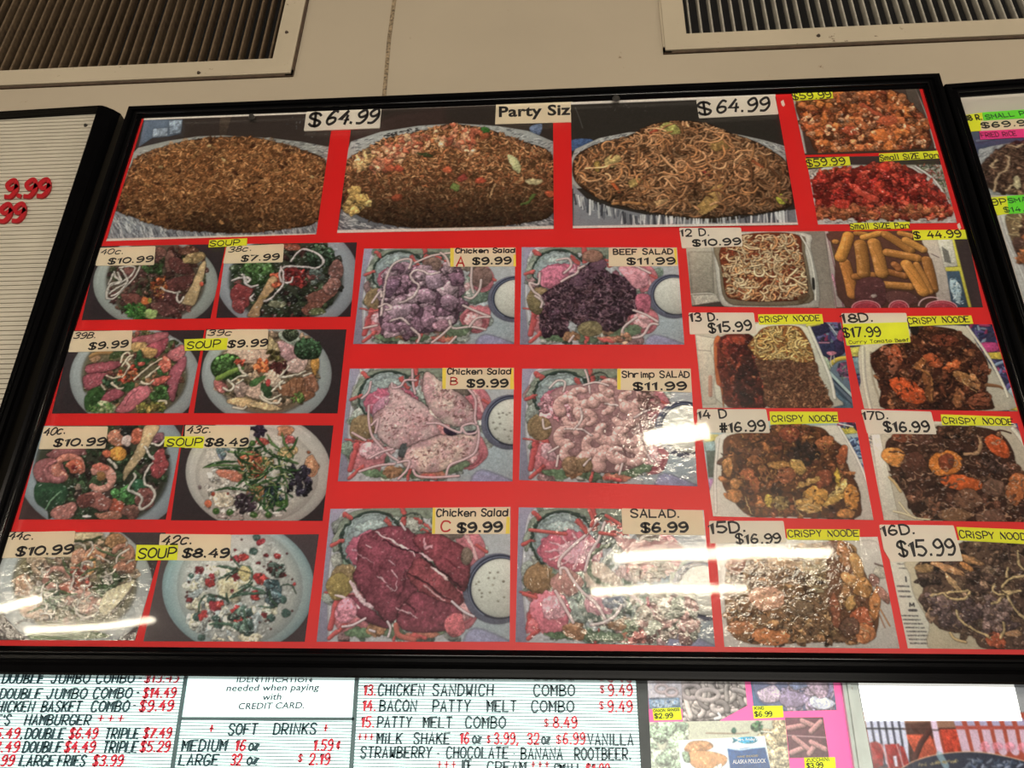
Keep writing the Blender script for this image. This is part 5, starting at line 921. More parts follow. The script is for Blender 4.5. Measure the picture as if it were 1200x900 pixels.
def d_shop_reflection(C):  # paints the storefront reflection seen in the glass
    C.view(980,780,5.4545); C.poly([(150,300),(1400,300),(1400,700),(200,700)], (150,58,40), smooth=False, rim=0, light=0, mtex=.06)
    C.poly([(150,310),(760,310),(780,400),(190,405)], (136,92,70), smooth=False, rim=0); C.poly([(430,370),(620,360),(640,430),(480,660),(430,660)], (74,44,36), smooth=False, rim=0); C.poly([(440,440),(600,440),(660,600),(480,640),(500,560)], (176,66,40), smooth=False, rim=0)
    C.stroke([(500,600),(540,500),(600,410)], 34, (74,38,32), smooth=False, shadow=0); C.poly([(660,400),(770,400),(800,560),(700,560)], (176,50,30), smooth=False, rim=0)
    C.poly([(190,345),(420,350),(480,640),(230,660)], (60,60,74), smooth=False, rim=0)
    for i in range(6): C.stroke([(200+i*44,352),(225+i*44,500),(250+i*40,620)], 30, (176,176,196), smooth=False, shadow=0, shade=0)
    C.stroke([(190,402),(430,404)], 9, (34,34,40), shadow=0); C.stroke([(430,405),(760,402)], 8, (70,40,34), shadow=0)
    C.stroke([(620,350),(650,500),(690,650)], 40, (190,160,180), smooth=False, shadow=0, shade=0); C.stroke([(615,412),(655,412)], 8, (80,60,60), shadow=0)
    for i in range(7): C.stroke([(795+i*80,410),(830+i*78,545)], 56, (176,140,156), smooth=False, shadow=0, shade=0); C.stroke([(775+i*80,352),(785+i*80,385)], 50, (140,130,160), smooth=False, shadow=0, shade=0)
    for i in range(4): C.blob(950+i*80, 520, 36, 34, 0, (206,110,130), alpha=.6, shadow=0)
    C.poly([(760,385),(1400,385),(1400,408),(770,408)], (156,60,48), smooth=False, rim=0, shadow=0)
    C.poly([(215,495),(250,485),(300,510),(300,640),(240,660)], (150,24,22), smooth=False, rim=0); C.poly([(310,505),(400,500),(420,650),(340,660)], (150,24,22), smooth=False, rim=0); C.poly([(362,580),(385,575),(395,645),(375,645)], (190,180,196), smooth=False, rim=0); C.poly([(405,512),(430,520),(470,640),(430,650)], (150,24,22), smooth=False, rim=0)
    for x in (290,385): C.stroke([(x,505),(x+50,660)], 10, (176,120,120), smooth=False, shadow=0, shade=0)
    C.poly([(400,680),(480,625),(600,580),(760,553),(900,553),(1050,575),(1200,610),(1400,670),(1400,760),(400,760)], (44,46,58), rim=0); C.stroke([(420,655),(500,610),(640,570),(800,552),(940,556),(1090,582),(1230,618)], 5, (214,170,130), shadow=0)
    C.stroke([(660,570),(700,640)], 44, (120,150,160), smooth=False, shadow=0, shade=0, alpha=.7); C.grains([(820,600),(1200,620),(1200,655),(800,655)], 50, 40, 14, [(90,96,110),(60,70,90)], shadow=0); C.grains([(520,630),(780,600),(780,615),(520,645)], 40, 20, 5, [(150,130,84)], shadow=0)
# ------------------------------------------------------------------ the wall and its two air grilles
M_wall = mat('cream_paint', (150,134,112), .55, .05, 3, .15, dirt=(30, .655, .71, (104,84,60)))
M_vframe = mat('grille_paint', (158,142,118), .5, .06, 6, .2, dirt=(48, .65, .70, (74,54,36)))
M_black = mat('black_frame', (6,6,7), .2, .2, 30, 0, spec=.12, raw=True)
M_bead = mat('glossy_black', (8,8,9), .12, .1, 30, spec=.6, raw=True)
M_dark = mat('duct_dark', (14,11,10), .9, .3, 20)
M_dust = mat('dusty_slat', (84,66,46), .8, .3, 60, .5, dirt=(24, .5, .72, (58,44,32)))
M_grey = mat('grey_slat', (140,131,116), .7, .2, 50, .3, dirt=(20, .5, .72, (84,70,56)))
M_grime_shade = mat('joint_grime_shade', (62,46,32), .9, .3, 80)  # dark strip colours in the joint's shadow along with the dirt in its gap
M_screw = mat('screw_metal', (60,48,38), .5, .2, 80)
L_in, R_in = W(320.8, 71.7), W(803.8, 43)
ZT = 3.85
vents = [(-2.3, L_in.x, L_in.z), (R_in.x, 2.4, R_in.z)]
def wall():
    xs = [-2.9, vents[0][0], vents[0][1], vents[1][0], vents[1][1], 3.0]; zt = 3.62
    V, F = [], []
    def q(x0, x1, z0, z1):
        b = len(V); V.extend([(x0,0,z0),(x1,0,z0),(x1,0,z1),(x0,0,z1)]); F.append((b,b+1,b+2,b+3))
    zb = [vents[0][2], vents[1][2]]
    q(xs[0], xs[1], 0, ZT); q(xs[2], xs[3], 0, ZT); q(xs[4], xs[5], 0, ZT)
    for i in (0, 1):
        q(vents[i][0], vents[i][1], 0, zb[i]); q(vents[i][0], vents[i][1], zt, ZT)
    b = len(V); V.extend([(-2.9,.2,0),(3.0,.2,0),(3.0,.2,ZT),(-2.9,.2,ZT)]); F.append((b,b+1,b+2,b+3))
    return link('wall_back', V, F, M_wall)
tag(wall(), kind='structure')
def grille(x0, x1, zb, slat_m, label, side):
    zt = 3.62; fw = .043; root = empty('air_grille', ((x0+x1)/2, 0, zb), label, 'vent')
    box('duct', x0+.001, x1-.001, .09, .12, zb+.001, zt-.001, M_dark, root)
    for nm, a in (('joint_line', (x0-fw-.004, x1+fw+.004, -.0035, 0, zb-fw-.005, zb-fw+.012)),):
        box(nm, *a, M_grime_shade, root)
    xe = x1 if side > 0 else x0
    box('joint_line', xe+(fw-.012 if side > 0 else -fw-.004), xe+(fw+.005 if side > 0 else -fw+.012), -.0035, 0, zb-fw-.004, zt, M_grime_shade if side > 0 else M_vframe, root)
    box('frame_bar', x0-fw, x1+fw, -.007, 0, zb-fw, zb, M_vframe, root); box('frame_bar', x0-fw, x1+fw, -.007, 0, zt, zt+fw, M_vframe, root)
    box('frame_bar', x0-fw, x0, -.007, 0, zb, zt, M_vframe, root); box('frame_bar', x1, x1+fw, -.007, 0, zb, zt, M_vframe, root)
    me = None; x = (x1-.012) if side > 0 else (x0+.012)
    p = .0213
    while x0+.004 < x < x1-.004:
        if me is None:
            t, d, h = .0019 if side < 0 else .0022, .0135 if side < 0 else .021, zt-zb
            prof = [(-t,.001),(-t*.5,-.0005),(t*.5,-.0005),(t,.001),(t*.8,d),(-t*.8,d)]
            V = [(a, b, 0) for a, b in prof]+[(a, b, h) for a, b in prof]; F = [(i,(i+1)%6,6+(i+1)%6,6+i) for i in range(6)]+[tuple(range(6))[::-1], tuple(range(6,12))]
            me = bpy.data.meshes.new('slat'); me.from_pydata(V, [], F); me.materials.append(slat_m)
        o = bpy.data.objects.new('slat', me); COL.objects.link(o); o.parent = root
        o.location = (x+rng.uniform(-.0009,.0009)-root.location.x, .002, .0005); o.rotation_euler = (0, 0, rng.uniform(-.16, .16) if side < 0 else rng.uniform(-.05, .1))
        x += -p if side > 0 else p
    return root
gl = grille(*vents[0], M_dust, 'large return air grille with dusty brown slats above the letter board', 1)
gr = grille(*vents[1], M_grey, 'return air grille with pale grey slats at the upper right of the wall', -1)
def screw(px, py, y, root, r=.004, m=M_screw, name='screw', d=.003):
    c = W(px, py, y); V = [(c.x+r*math.cos(a), y, c.z+r*math.sin(a)) for a in np.linspace(0, 2*math.pi, 13)[:-1]]
    V += [(c.x+r*.6*math.cos(a), y-d, c.z+r*.6*math.sin(a)) for a in np.linspace(0, 2*math.pi, 13)[:-1]]
    F = [(i,(i+1)%12,12+(i+1)%12,12+i) for i in range(12)]+[tuple(range(12,24))]
    return link(name, V, F, m, root)
screw(336, 38, -.007, gl); screw(233, 85.5, -.007, gl); screw(959, 42, -.007, gr)
def seam():
    st = [[(465,-14),(462,0),(456,45),(450,112)]]; V, F = ribbon(st, 4.5, -.0012, .0012); o = link('trim_1', V, F, mat('seam_grime', (126,106,80), .8, .35, 120, .6, dirt=(200, .48, .6, (60,46,32)))); tag(o, kind='structure')
seam()

# ------------------------------------------------------------------ framed menu boards
PROF = [(0,-.007),(0,-.031),(.06,-.034),(.30,-.0355),(.42,-.033),(.47,-.0295),(.55,-.0305),(.66,-.0305),(.85,-.027),(1.0,-.0235),(1.0,-.0195)]
def framed(root, outer, inner, yo=-.034, yi=-.0225, prof=PROF, names='frame_rail', bead=True):
    O = [W(p[0], p[1], yo) for p in outer]; I = [W(p[0], p[1], yi) for p in inner]
    for k in range(4):
        a, b = k, (k+1) % 4; V = []
        for c in (a, b):
            for t, y in prof: V.append((O[c].x+(I[c].x-O[c].x)*t, y, O[c].z+(I[c].z-O[c].z)*t))
        n = len(prof); F = [(i, i+1, n+i+1, n+i) for i in range(n-1)]+[(n-1, 0, n, 2*n-1), tuple(range(n))[::-1], tuple(range(n, 2*n))]
        link(names, V, F, M_black, root, smooth=False)
    if bead:
        for k in range(4):
            a, b = k, (k+1) % 4; V = []
            for c in (a, b):
                px_, pz_ = O[c].x+(I[c].x-O[c].x)*.76, O[c].z+(I[c].z-O[c].z)*.76
                sgx, sgz = (1 if I[c].x > O[c].x else -1), (1 if I[c].z > O[c].z else -1)
                for j in range(10):
                    q = 2*math.pi*j/10; V.append((px_+sgx*.0022*math.cos(q), -.0292+.0022*math.sin(q), pz_+sgz*.0022*math.cos(q)))
            F = [(j, (j+1) % 10, 10+(j+1) % 10, 10+j) for j in range(10)]
            link('rail_bead', V, F, M_bead, root, smooth=True)
    return O, I
M_red = mat('red_card', (198,24,24), .42, .04, 8, .05)
YP = -.0200
board = empty('menu_board', W(645, 785, -.02), 'large black-framed menu board with red backing and dish photographs under a clear cover', 'menu board')
mo = [(150,124),(1102,85),(1316,803),(-72,789)]; mi = [(165.7,138),(1081.7,103),(1281,768),(-31,756.5)]
framed(board, mo, mi)
def grow(q, d):
    cx = sum(p[0] for p in q)/4; cy = sum(p[1] for p in q)/4
    return [(p[0]+d*(1 if p[0] > cx else -1), p[1]+d*(1 if p[1] > cy else -1)) for p in q]
slab('red_backing', grow(mi, 5), YP, -.0075, M_red, board)
c1, c2 = W(200, 140, -.004), W(1050, 120, -.004); box('mounting_cleat', c1.x, c2.x, -.0076, 0, c2.z-.06, c2.z-.03, M_black, board)
M_clip = mat('clip_metal', (96,90,84), .3, .2, 60, metal=.8)
screw(295, 137.5, -.0285, board, .0065, M_clip, 'cover_clip', .005); screw(722, 115.5, -.0285, board, .0075, M_clip, 'cover_clip', .005)
def clear_mat():
    m = bpy.data.materials.new('clear_acrylic'); m.use_nodes = True; t = m.node_tree; t.nodes.clear()
    o = t.nodes.new('ShaderNodeOutputMaterial'); mx = t.nodes.new('ShaderNodeMixShader'); tr = t.nodes.new('ShaderNodeBsdfTransparent'); g = t.nodes.new('ShaderNodeBsdfGlossy'); f = t.nodes.new('ShaderNodeFresnel')
    g.inputs['Roughness'].default_value = .035; f.inputs['IOR'].default_value = 1.42; g.inputs['Color'].default_value = (1,1,1,1); tr.inputs['Color'].default_value = (.97,.97,.965,1)
    n = t.nodes.new('ShaderNodeTexNoise'); n.inputs['Scale'].default_value = 5; n.inputs['Detail'].default_value = 1; c = t.nodes.new('ShaderNodeTexCoord'); t.links.new(c.outputs['Object'], n.inputs[0])
    b = t.nodes.new('ShaderNodeBump'); b.inputs['Strength'].default_value = .25; b.inputs['Distance'].default_value = .002; t.links.new(n.outputs[0], b.inputs['Height']); t.links.new(b.outputs[0], g.inputs['Normal'])
    t.links.new(f.outputs[0], mx.inputs[0]); t.links.new(tr.outputs[0], mx.inputs[1]); t.links.new(g.outputs[0], mx.inputs[2]); t.links.new(mx.outputs[0], o.inputs[0]); return m
CLEAR = clear_mat()
def sheet(quad, y, m, parent, name='clear_cover'):
    return link(name, [W(p[0], p[1], y) for p in quad], [(3,2,1,0)], m, parent)
sheet(mi, -.0272, CLEAR, board)
M_torn = mat('torn_paper', (206,186,170), .8, .1, 60)
for x, y in ((917,122),(1123.5,266),(1071,119)):
    slab('torn_spot', [(x-2,y-3),(x+1,y-5),(x+3,y+1),(x+1,y+3),(x-1,y+1)], YP-.0002, YP, M_torn, board)

# pictures ---------------------------------------------------------
def picture(fn, label, quad, y=-.0206, yb=YP, group=None, bump=.06, rough=.22, spec=.4, bs=110, emit=0, outline=None, name='food_photo', cat='photo', res=2.1):
    C = Canvas(quad, y, res); fn(C); im = C.finish(name+'_print')
    o = slab(name, outline or quad, y, yb, image_mat(name+'_print', im, rough, bump, bs, emit=emit, spec=spec), None, uvfun=C.uv)
    tag(o, label, cat, group); return o
FP = [
 (d_fried_rice, 'photo of a heaped tray of brown fried rice, first of the three party trays', [(169,138.5),(391.5,128),(370.5,274.5),(124.5,282.5)], {}),
 (d_party_rice, 'photo of a party tray of fried rice with shrimp, middle of three trays', [(414.3,128.7),(648,119),(649,268.2),(395,272.9)], {}),
 (d_lo_mein, 'photo of a party tray heaped with brown lo mein noodles and cabbage', [(668.9,119.8),(908.5,110.5),(935.3,263.3),(671.2,267.5)], dict(y=-.0219, yb=-.0214)),
 (d_honey_chicken, 'photo of orange-brown fried chicken pieces in the top right corner of the red board', [(927.4,108),(1077,102.9),(1098,177),(943.4,181.4)], {}),
 (d_red_chicken, 'photo of bright red glazed chicken pieces in a foil pan', [(944.6,184),(1100,182),(1121.4,261),(958.6,263)], {}),
 (d_noodle_box, 'photo of crispy orange noodles in an open white foam box', [(802,271.7),(966.7,270.8),(980,361),(810.8,359)], {}),
 (d_egg_rolls, 'photo of a pile of golden egg rolls with cups of red sauce', [(966.9,271),(1133,270),(1152,360),(980.2,361)], {}),
 (d_crispy13, 'photo of a foam box with red sauced meat beside yellow noodles', [(813,377.5),(985.5,377.5),(1000,478),(823.3,478)], {}),
 (d_crispy18, 'photo of dark glossy curry beef with orange tomato pieces on a white plate', [(990,380),(1162.6,380),(1193,482),(1013,479)], {}),
 (d_crispy14, 'photo of brown sauced chicken and onions in a white foam box', [(820.5,492),(1002.5,495),(1023.7,609.4),(835.6,605)], {}),
 (d_crispy17, 'photo of dark beef in gravy with big orange tomato slices', [(1014,492),(1192,496),(1225,612),(1035.9,609.5)], {}),
 (d_crispy15, 'photo of pale sauced meat with fried strips, washed out by lamp glare', [(838,632),(1028.4,629),(1054.3,760),(849,758)], dict(bump=.34, rough=.075, spec=.8, bs=85)),
 (d_crispy16, 'photo of greyish brown beef slices with bean sprouts beside a printed menu', [(1038,634),(1226,632),(1262,762),(1064,759.7)], {}),
 (d_soup_beef, 'photo of beef noodle soup with a baby corn spear, highest bowl in the first column', [(115,288.5),(264.5,286),(246.5,373),(95.7,375)], {}),
 (d_soup_38, 'photo of noodle soup with broccoli and a long curled noodle', [(265.5,286),(418.2,284),(410.7,371),(253.3,372.5)], {}),
 (d_soup_39b, 'photo of soup with pink sliced barbecue pork in a white bowl', [(84.7,387.5),(239.5,386.7),(220.5,484),(60.7,484.5)], {}),
 (d_soup_39c, 'photo of chicken soup with broccoli and brown mushroom slices', [(241.8,385.7),(406,386),(395.4,484.3),(227.2,484)], {}),
 (d_soup_shrimp, 'photo of shrimp soup with a long pale corn spear', [(50,499),(215,498),(194,608.7),(21.7,608.7)], {}),
 (d_soup_43, 'photo of creamy white soup with green strips and dark purple bits', [(215.6,497.7),(390.7,498.5),(378,610.4),(200.2,609.6)], {}),
 (d_soup_44, 'photo of seafood soup crossed by a bright lamp streak, lowest bowl in the first column', [(8,623),(194,624),(158,750.5),(-27,750)], dict(bump=.28, rough=.075, spec=.8, bs=85)),
 (d_soup_42, 'photo of milky soup with scattered red and green bits in a pale blue bowl', [(195,627),(373.6,626),(357,752),(168,751.5)], {}),
 (d_salad_a, 'photo of salad topped with purple-grey chicken chunks, marked A', [(426.7,291.3),(603.7,291.3),(602.5,403),(413.7,403)], {}),
 (d_salad_beef, 'photo of salad topped with dark shredded beef', [(611.3,289.7),(793.3,290),(802,403.7),(609.2,403.7)], {}),
 (d_salad_b, 'photo of salad topped with three pale chicken breasts, marked B', [(409.9,432),(602.4,431),(600.6,564),(395.9,564)], {}),
 (d_salad_shrimp, 'photo of salad topped with a pile of pink shrimp', [(612,432),(809.4,432),(817.3,569.8),(608.3,562.5)], dict(bump=.25, rough=.075, spec=.6, bs=85)),
 (d_salad_c, 'photo of salad topped with sliced red fried chicken, marked C', [(387.2,596.3),(598.2,594),(597.2,752),(371,752)], {}),
 (d_salad_plain, 'photo of plain salad with tomato and pickle slices, crossed by lamp streaks', [(607.8,594.5),(824.6,597.8),(837.9,757.8),(604,752.3)], dict(bump=.34, rough=.075, spec=.8, bs=85)),
]
for fn, lab, q, kw in FP: picture(fn, lab, q, **kw)

# price tags and hand-lettered labels --------------------------------
M_ink = mat('black_ink', (26,22,24), .5, .1, 50, raw=True); M_redink = mat('red_ink', (170,30,30), .5, .1, 50)
TAGM = {'w': mat('white_tag', (204,190,172), .6, .04, 20, .05), 'b': mat('beige_tag', (206,186,156), .6, .04, 20, .05), 'y': mat('yellow_highlight', (206,204,36), .6, .06, 30), 'Y': mat('golden_highlight', (214,190,70), .6, .06, 30),
        'g': mat('green_label', (96,196,44), .6, .05, 30), 'p': mat('pink_label', (222,50,120), .6, .06, 30), 'l': mat('lime_tag', (214,226,40), .6, .05, 30, raw=False)}
def lean(p): return (645-p[0])/(p[1]+1348)
def price_tag(label, v, quad, rows, y=-.0213, m='w', r=1.6, cat='price tag', name='price_tag', strips=(), yb=YP-.0001, group=None, ink=None):
    q = Q(v, *quad); o = slab(name, q, y, yb, TAGM[m], None, r=r); tag(o, label, cat, group)
    for sq, sm in strips: slab('highlight_strip', Q(v, *sq), y-.00006, y, TAGM[sm], o)
    for row in rows:
        s, a, b, h, kind = row[:5]; a, b = Q(v, a, b); h = h/v[2]; mm = M_redink if len(row) > 5 and row[5] == 'r' else (ink or M_ink); yy = y-.00012
        ln = lean(a)
        if kind == 'm': marker(s, a, b, h, max(1.15, h*.18), yy, mm, o, ln)             # marker pen
        elif kind == 'M': marker(s, a, b, h, max(1.6, h*.22), yy, mm, o, ln)            # heavy marker
        elif kind == 'i': marker(s, a, b, h, max(1.15, h*.2), yy, mm, o, ln+.3)         # slanted pen
        elif kind == 'H': marker(s, a, b, h, h*.165, yy, mm, o, ln)
        elif kind == 't': marker(s, a, b, h, max(.7, h*.13), yy, mm, o, ln)             # thin pen
        elif kind == 'B' and s[0] != '$': printed(s, a, b, h, yy, mm, o, ln*.6, .03)
        elif kind == 'B': marker(s, a, b, h*.82, h*.245, yy, mm, o, ln, 0)                    # heavy printed figures
        elif kind == 'I': marker(s, a, b, h*.82, h*.235, yy, mm, o, ln+.12, 0)
    return o
PT = price_tag
a_ = Q((0,0,1), (359,131),(447,127.5),(445,150),(356,153.5))
PT('white $64.99 tag over the fried rice tray photo', (0,0,1), [(359,131),(447,127.5),(445,150),(356,153.5)], [('$',(362.5,147.5),(375,147),15,'M'),('64.99',(382,146),(440,143),15,'i')], m='w', y=-.0225)
PT('cream sign reading Party Size in heavy letters', VB, [(820,50),(1204,29),(1204,142),(815,152)], [('Party Size',(834,115),(1240,102),50,'B')], m='b', y=-.0213, r=0, name='paper_sign', cat='sign')
PT('white $64.99 tag over the lo mein tray photo', VC, [(668,72),(1062,45),(1082,145),(682,165)], [('$',(684,148),(744,145),58,'M'),('64.99',(772,138),(1030,122),60,'i')], m='w', y=-.0227)
PT('yellow $59.99 label on the orange-brown chicken photo', VD, [(12,68),(252,58),(258,100),(28,115)], [('$59.99',(24,108),(248,98),38,'m')], m='y', r=0)
PT('yellow Small SiZE Pan label between the two chicken photos', VD, [(525,425),(868,408),(880,452),(530,470)], [('Small SiZE Pan',(535,464),(876,448),30,'m')], m='y', r=0, name='paper_label', cat='label')
PT('yellow $59.99 label on the red chicken photo', VD, [(95,455),(350,442),(360,492),(108,508)], [('$59.99',(108,500),(328,488),40,'m')], m='y', r=0)
PT('yellow Small SiZE Pan label above the egg roll photo', VD, [(355,832),(705,825),(705,862),(358,872)], [('Small SiZE Pan',(360,866),(704,860),32,'m')], m='y', r=0, name='paper_label', cat='label', y=-.0215)
PT('white 12 D. tag printed $10.99', VE, [(5,12),(440,10),(452,140),(25,155)], [('12 D.',(18,72),(215,65),46,'M'),('$10.99',(105,140),(438,126),50,'B')])
PT('yellow $44.99 label on the egg roll photo', VF, [(655,58),(1025,55),(1040,120),(668,128)], [('$ 44.99',(675,114),(1000,106),46,'M')], m='y', r=0)
PT('white hand-lettered tag left of the yellow noodle box label', VG, [(12,38),(470,38),(490,185),(20,190)], [('13 D.',(24,102),(220,90),55,'M'),('$15.99',(162,180),(455,158),62,'M')])
PT('yellow CRiSPY NOODE label above the yellow noodle box photo', VG, [(500,50),(950,48),(960,115),(508,122)], [('CRiSPY NOODE',(514,106),(935,94),38,'m')], m='y', r=0, name='paper_label', cat='label')
t18 = PT('tag lettered 18 D. $17.99 Curry Tomato Beef, half white and half yellow', VH, [(5,40),(440,38),(470,235),(40,258)], [('18D.',(12,106),(220,92),54,'M')], strips=[([(14,112),(447,100),(469,234),(42,256)],'y')])
for s, p, q, h, k in (('$17.99',(25,202),(272,190),60,'M'),('Curry Tomato Beef',(60,245),(460,228),20,'t')):
    a, b = Q(VH, p, q); marker(s, a, b, h/VH[2], (1.9 if k == 'M' else .75), -.0213-.00014, M_ink, t18, lean(a))
PT('yellow CRiSPY NOODE label above the curry beef plate', VH, [(445,60),(875,55),(890,110),(465,128)], [('CRiSPY NOODE',(455,112),(865,98),38,'m')], m='y', r=0, name='paper_label', cat='label')
PT('white hand-lettered tag on the chicken and onion box photo', VW, [(10,25),(462,25),(488,180),(15,178)], [('14 D',(18,92),(200,78),52,'M'),('#16.99',(163,175),(455,165),60,'M')])
PT('yellow CRiSPY NOODE label above the chicken and onion photo', VW, [(485,40),(928,42),(935,115),(490,125)], [('CRiSPY NOODE',(505,105),(930,105),38,'m')], m='y', r=0, name='paper_label', cat='label')
PT('white hand-lettered tag on the beef with orange tomato photo', VX, [(25,30),(530,45),(570,208),(70,202)], [('17D.',(38,102),(222,98),55,'M'),('$16.99',(200,190),(518,186),70,'M')])
PT('yellow CRiSPY NOODE label above the beef with tomato slices', VX, [(600,65),(1100,82),(1110,148),(610,142)], [('CRiSPY NOODE',(622,130),(1125,140),42,'m')], m='y', r=0, name='paper_label', cat='label')
PT('white 15 D. tag half hidden by lamp glare', VY, [(5,28),(460,28),(478,160),(12,165)], [('15D.',(12,106),(225,92),62,'M'),('$16.99',(175,168),(445,160),54,'M')])
PT('yellow CRiSPY NOODE label just above the glare-washed photo', VY, [(478,78),(925,80),(925,148),(485,142)], [('CRiSPY NOODE',(492,126),(918,122),38,'m')], m='y', r=0, name='paper_label', cat='label')
PT('large white tag with the tallest hand-lettered figures, lower right', VZ, [(30,55),(520,60),(582,295),(108,300),(60,218)], [('16D.',(50,128),(262,112),62,'M'),('$15.99',(165,262),(535,250),96,'H')])
PT('yellow CRiSPY NOODE label cut off at the right edge, lowest one', VZ, [(540,70),(1095,92),(1110,190),(562,158)], [('CRiSPY NOODE',(565,140),(1042,158),44,'m')], m='y', r=0, name='paper_label', cat='label')
# soups
PT('beige 40c. tag on the beef soup photo, highest in its column', VI, [(160,78),(655,62),(640,228),(125,235)], [('40c.',(168,136),(368,130),44,'i'),('$10.99',(235,220),(622,196),54,'I')], m='b')
PT('beige 38c. tag printed $7.99', VJ, [(138,92),(585,72),(575,215),(108,225)], [('38c.',(148,138),(328,124),38,'i'),('$7.99',(250,208),(540,192),50,'I')], m='b')
PT('yellow SOUP label above the 38c. tag', VJ, [(2,42),(298,28),(294,82),(-6,98)], [('SOUP',(6,88),(234,78),38,'m')], m='y', r=0, y=-.0219, name='paper_label', cat='label')
PT('beige 39B. tag printed $9.99', VK, [(170,55),(635,48),(620,205),(132,218)], [('39B.',(170,112),(345,106),44,'i'),('$9.99',(290,196),(590,174),56,'I')], m='b')
PT('beige 39c tag printed $9.99', VL, [(168,40),(612,35),(602,178),(150,190)], [('39c',(172,82),(340,80),40,'i'),('$9.99',(318,166),(598,154),54,'I')], m='b')
PT('yellow SOUP label beside the 39c tag', VL, [(5,108),(320,98),(310,182),(8,190)], [('SOUP',(24,178),(258,160),48,'m')], m='y', r=0, y=-.0219, name='paper_label', cat='label')
PT('beige 40c. tag on the shrimp soup photo', VM, [(190,58),(640,58),(618,212),(150,218)], [('40c.',(185,124),(335,108),48,'i'),('$10.99',(255,198),(610,188),58,'I')], m='b')
PT('beige 43c. tag printed $8.49', VN, [(158,48),(605,55),(590,200),(150,205)], [('43c.',(165,106),(332,98),46,'i'),('$8.49',(292,190),(578,188),58,'I')], m='b')
PT('yellow SOUP label beside the 43c. tag', VN, [(18,125),(290,125),(280,205),(12,195)], [('SOUP',(32,190),(266,186),48,'m')], m='y', r=0, y=-.0219, name='paper_label', cat='label')
PT('beige 44c. tag printed $10.99', VO, [(60,55),(548,45),(520,232),(8,242)], [('44c.',(55,106),(238,104),50,'i'),('$10.99',(113,224),(518,206),70,'I')], m='b')
PT('beige 42c. tag printed $8.49', VP_, [(150,58),(605,62),(595,230),(135,226)], [('42c.',(160,128),(350,120),56,'i'),('$8.49',(292,206),(580,206),62,'I')], m='b')
PT('yellow SOUP label beside the 42c. tag', VP_, [(0,128),(265,130),(258,225),(-8,226)], [('SOUP',(8,214),(245,206),58,'m')], m='y', r=0, y=-.0219, name='paper_label', cat='label')
# salads
PT('cream Chicken Salad A tag printed $9.99', VQ, [(706,35),(1165,30),(1168,162),(706,165)], [('Chicken Salad',(745,68),(1158,65),30,'M'),('A',(750,160),(802,160),62,'m','r'),('$9.99',(865,148),(1130,142),52,'B')], m='b', strips=[([(706,35),(732,35),(730,165),(706,165)],'Y'),([(1150,80),(1167,80),(1168,162),(1150,162)],'Y')], r=0)
PT('cream BEEF SALAD tag printed $11.99', VR, [(650,32),(1128,32),(1135,160),(650,162)], [('BEEF SALAD',(686,78),(1098,76),36,'M'),('$11.99',(782,148),(1115,144),50,'B')], m='b', strips=[([(1108,34),(1127,34),(1133,150),(1118,150)],'Y')], r=0)
PT('cream Chicken Salad B tag printed $9.99', VS, [(705,35),(1182,35),(1185,178),(705,175)], [('Chicken Salad',(740,76),(1160,76),36,'M'),('B',(758,148),(802,148),48,'m','r'),('$9.99',(872,162),(1140,160),56,'B')], m='b', strips=[([(705,36),(730,36),(728,175),(705,174)],'Y'),([(1162,36),(1181,36),(1184,177),(1158,177)],'Y')], r=0)
PT('cream Shrimp SALAD tag printed $11.99', VT, [(645,38),(1115,38),(1122,190),(645,172)], [('Shrimp SALAD',(678,94),(1105,94),38,'M'),('$11.99',(752,175),(1085,170),54,'B')], m='b', strips=[([(646,39),(668,39),(668,172),(646,171)],'Y')], r=1)
PT('cream Chicken Salad C tag printed $9.99', VU, [(700,25),(1162,22),(1162,182),(695,182)], [('Chicken Salad',(725,76),(1146,74),42,'M'),('C',(752,165),(804,165),58,'m','r'),('$9.99',(850,172),(1112,164),62,'B')], m='b', strips=[([(700,26),(716,26),(714,181),(696,181)],'Y'),([(1142,80),(1161,80),(1161,181),(1136,181)],'Y')], r=0)
PT('plain white SALAD. tag printed $6.99', VV, [(628,28),(1095,40),(1110,182),(635,175)], [('SALAD.',(685,78),(960,80),44,'M'),('$6.99',(745,164),(1008,160),60,'B')], m='b')

# ------------------------------------------------------------------ right-hand board
rb = empty('menu_board', W(1330, 790, -.02), 'black-framed board with pale backing at the right edge', 'menu board')
ro = [(1107.3,98),(1560,64),(1800,800),(1334,800)]; ri = [(1124.7,113.3),(1540,84),(1750,780),(1325,780)]
framed(rb, ro, ri); M_pale = mat('pale_backing', (178,166,152), .6, .05, 10)
slab('pale_backing', grow(ri, 5), YP, -.0075, M_pale, rb); c = W(1250, 130, -.004); box('mounting_cleat', c.x-.05, c.x+.2, -.0076, 0, c.z-.06, c.z-.03, M_black, rb); sheet(ri, -.0272, CLEAR, rb)
V5 = (1080,80,7.5); V6 = (1080,200,7.5)
picture(d_family_rice, 'photo of a dark fried rice tray on the right-hand board', Q(V5, (420,545),(1300,500),(1510,1105),(608,1115)), res=1.6)
picture(d_family_noodle, 'photo of pale noodles in a white box, lower on the right-hand board', Q(V6, (668,385),(1300,350),(1640,1300),(950,1300)), res=1.4)
PT('yellow label lettered 18 R. at the top of the right-hand board', V5, [(385,410),(532,388),(548,548),(424,556)], [('18 R.',(395,458),(530,452),42,'M')], m='y', r=0, name='paper_label', cat='label')
PT('green SMALL PAN label on the right-hand board', V5, [(532,388),(1260,335),(1260,420),(548,458)], [('SMALL PAN',(570,446),(1010,402),36,'m')], m='g', r=0, name='paper_label', cat='label', ink=mat('green_ink', (20,70,30), .6, .1, 30))
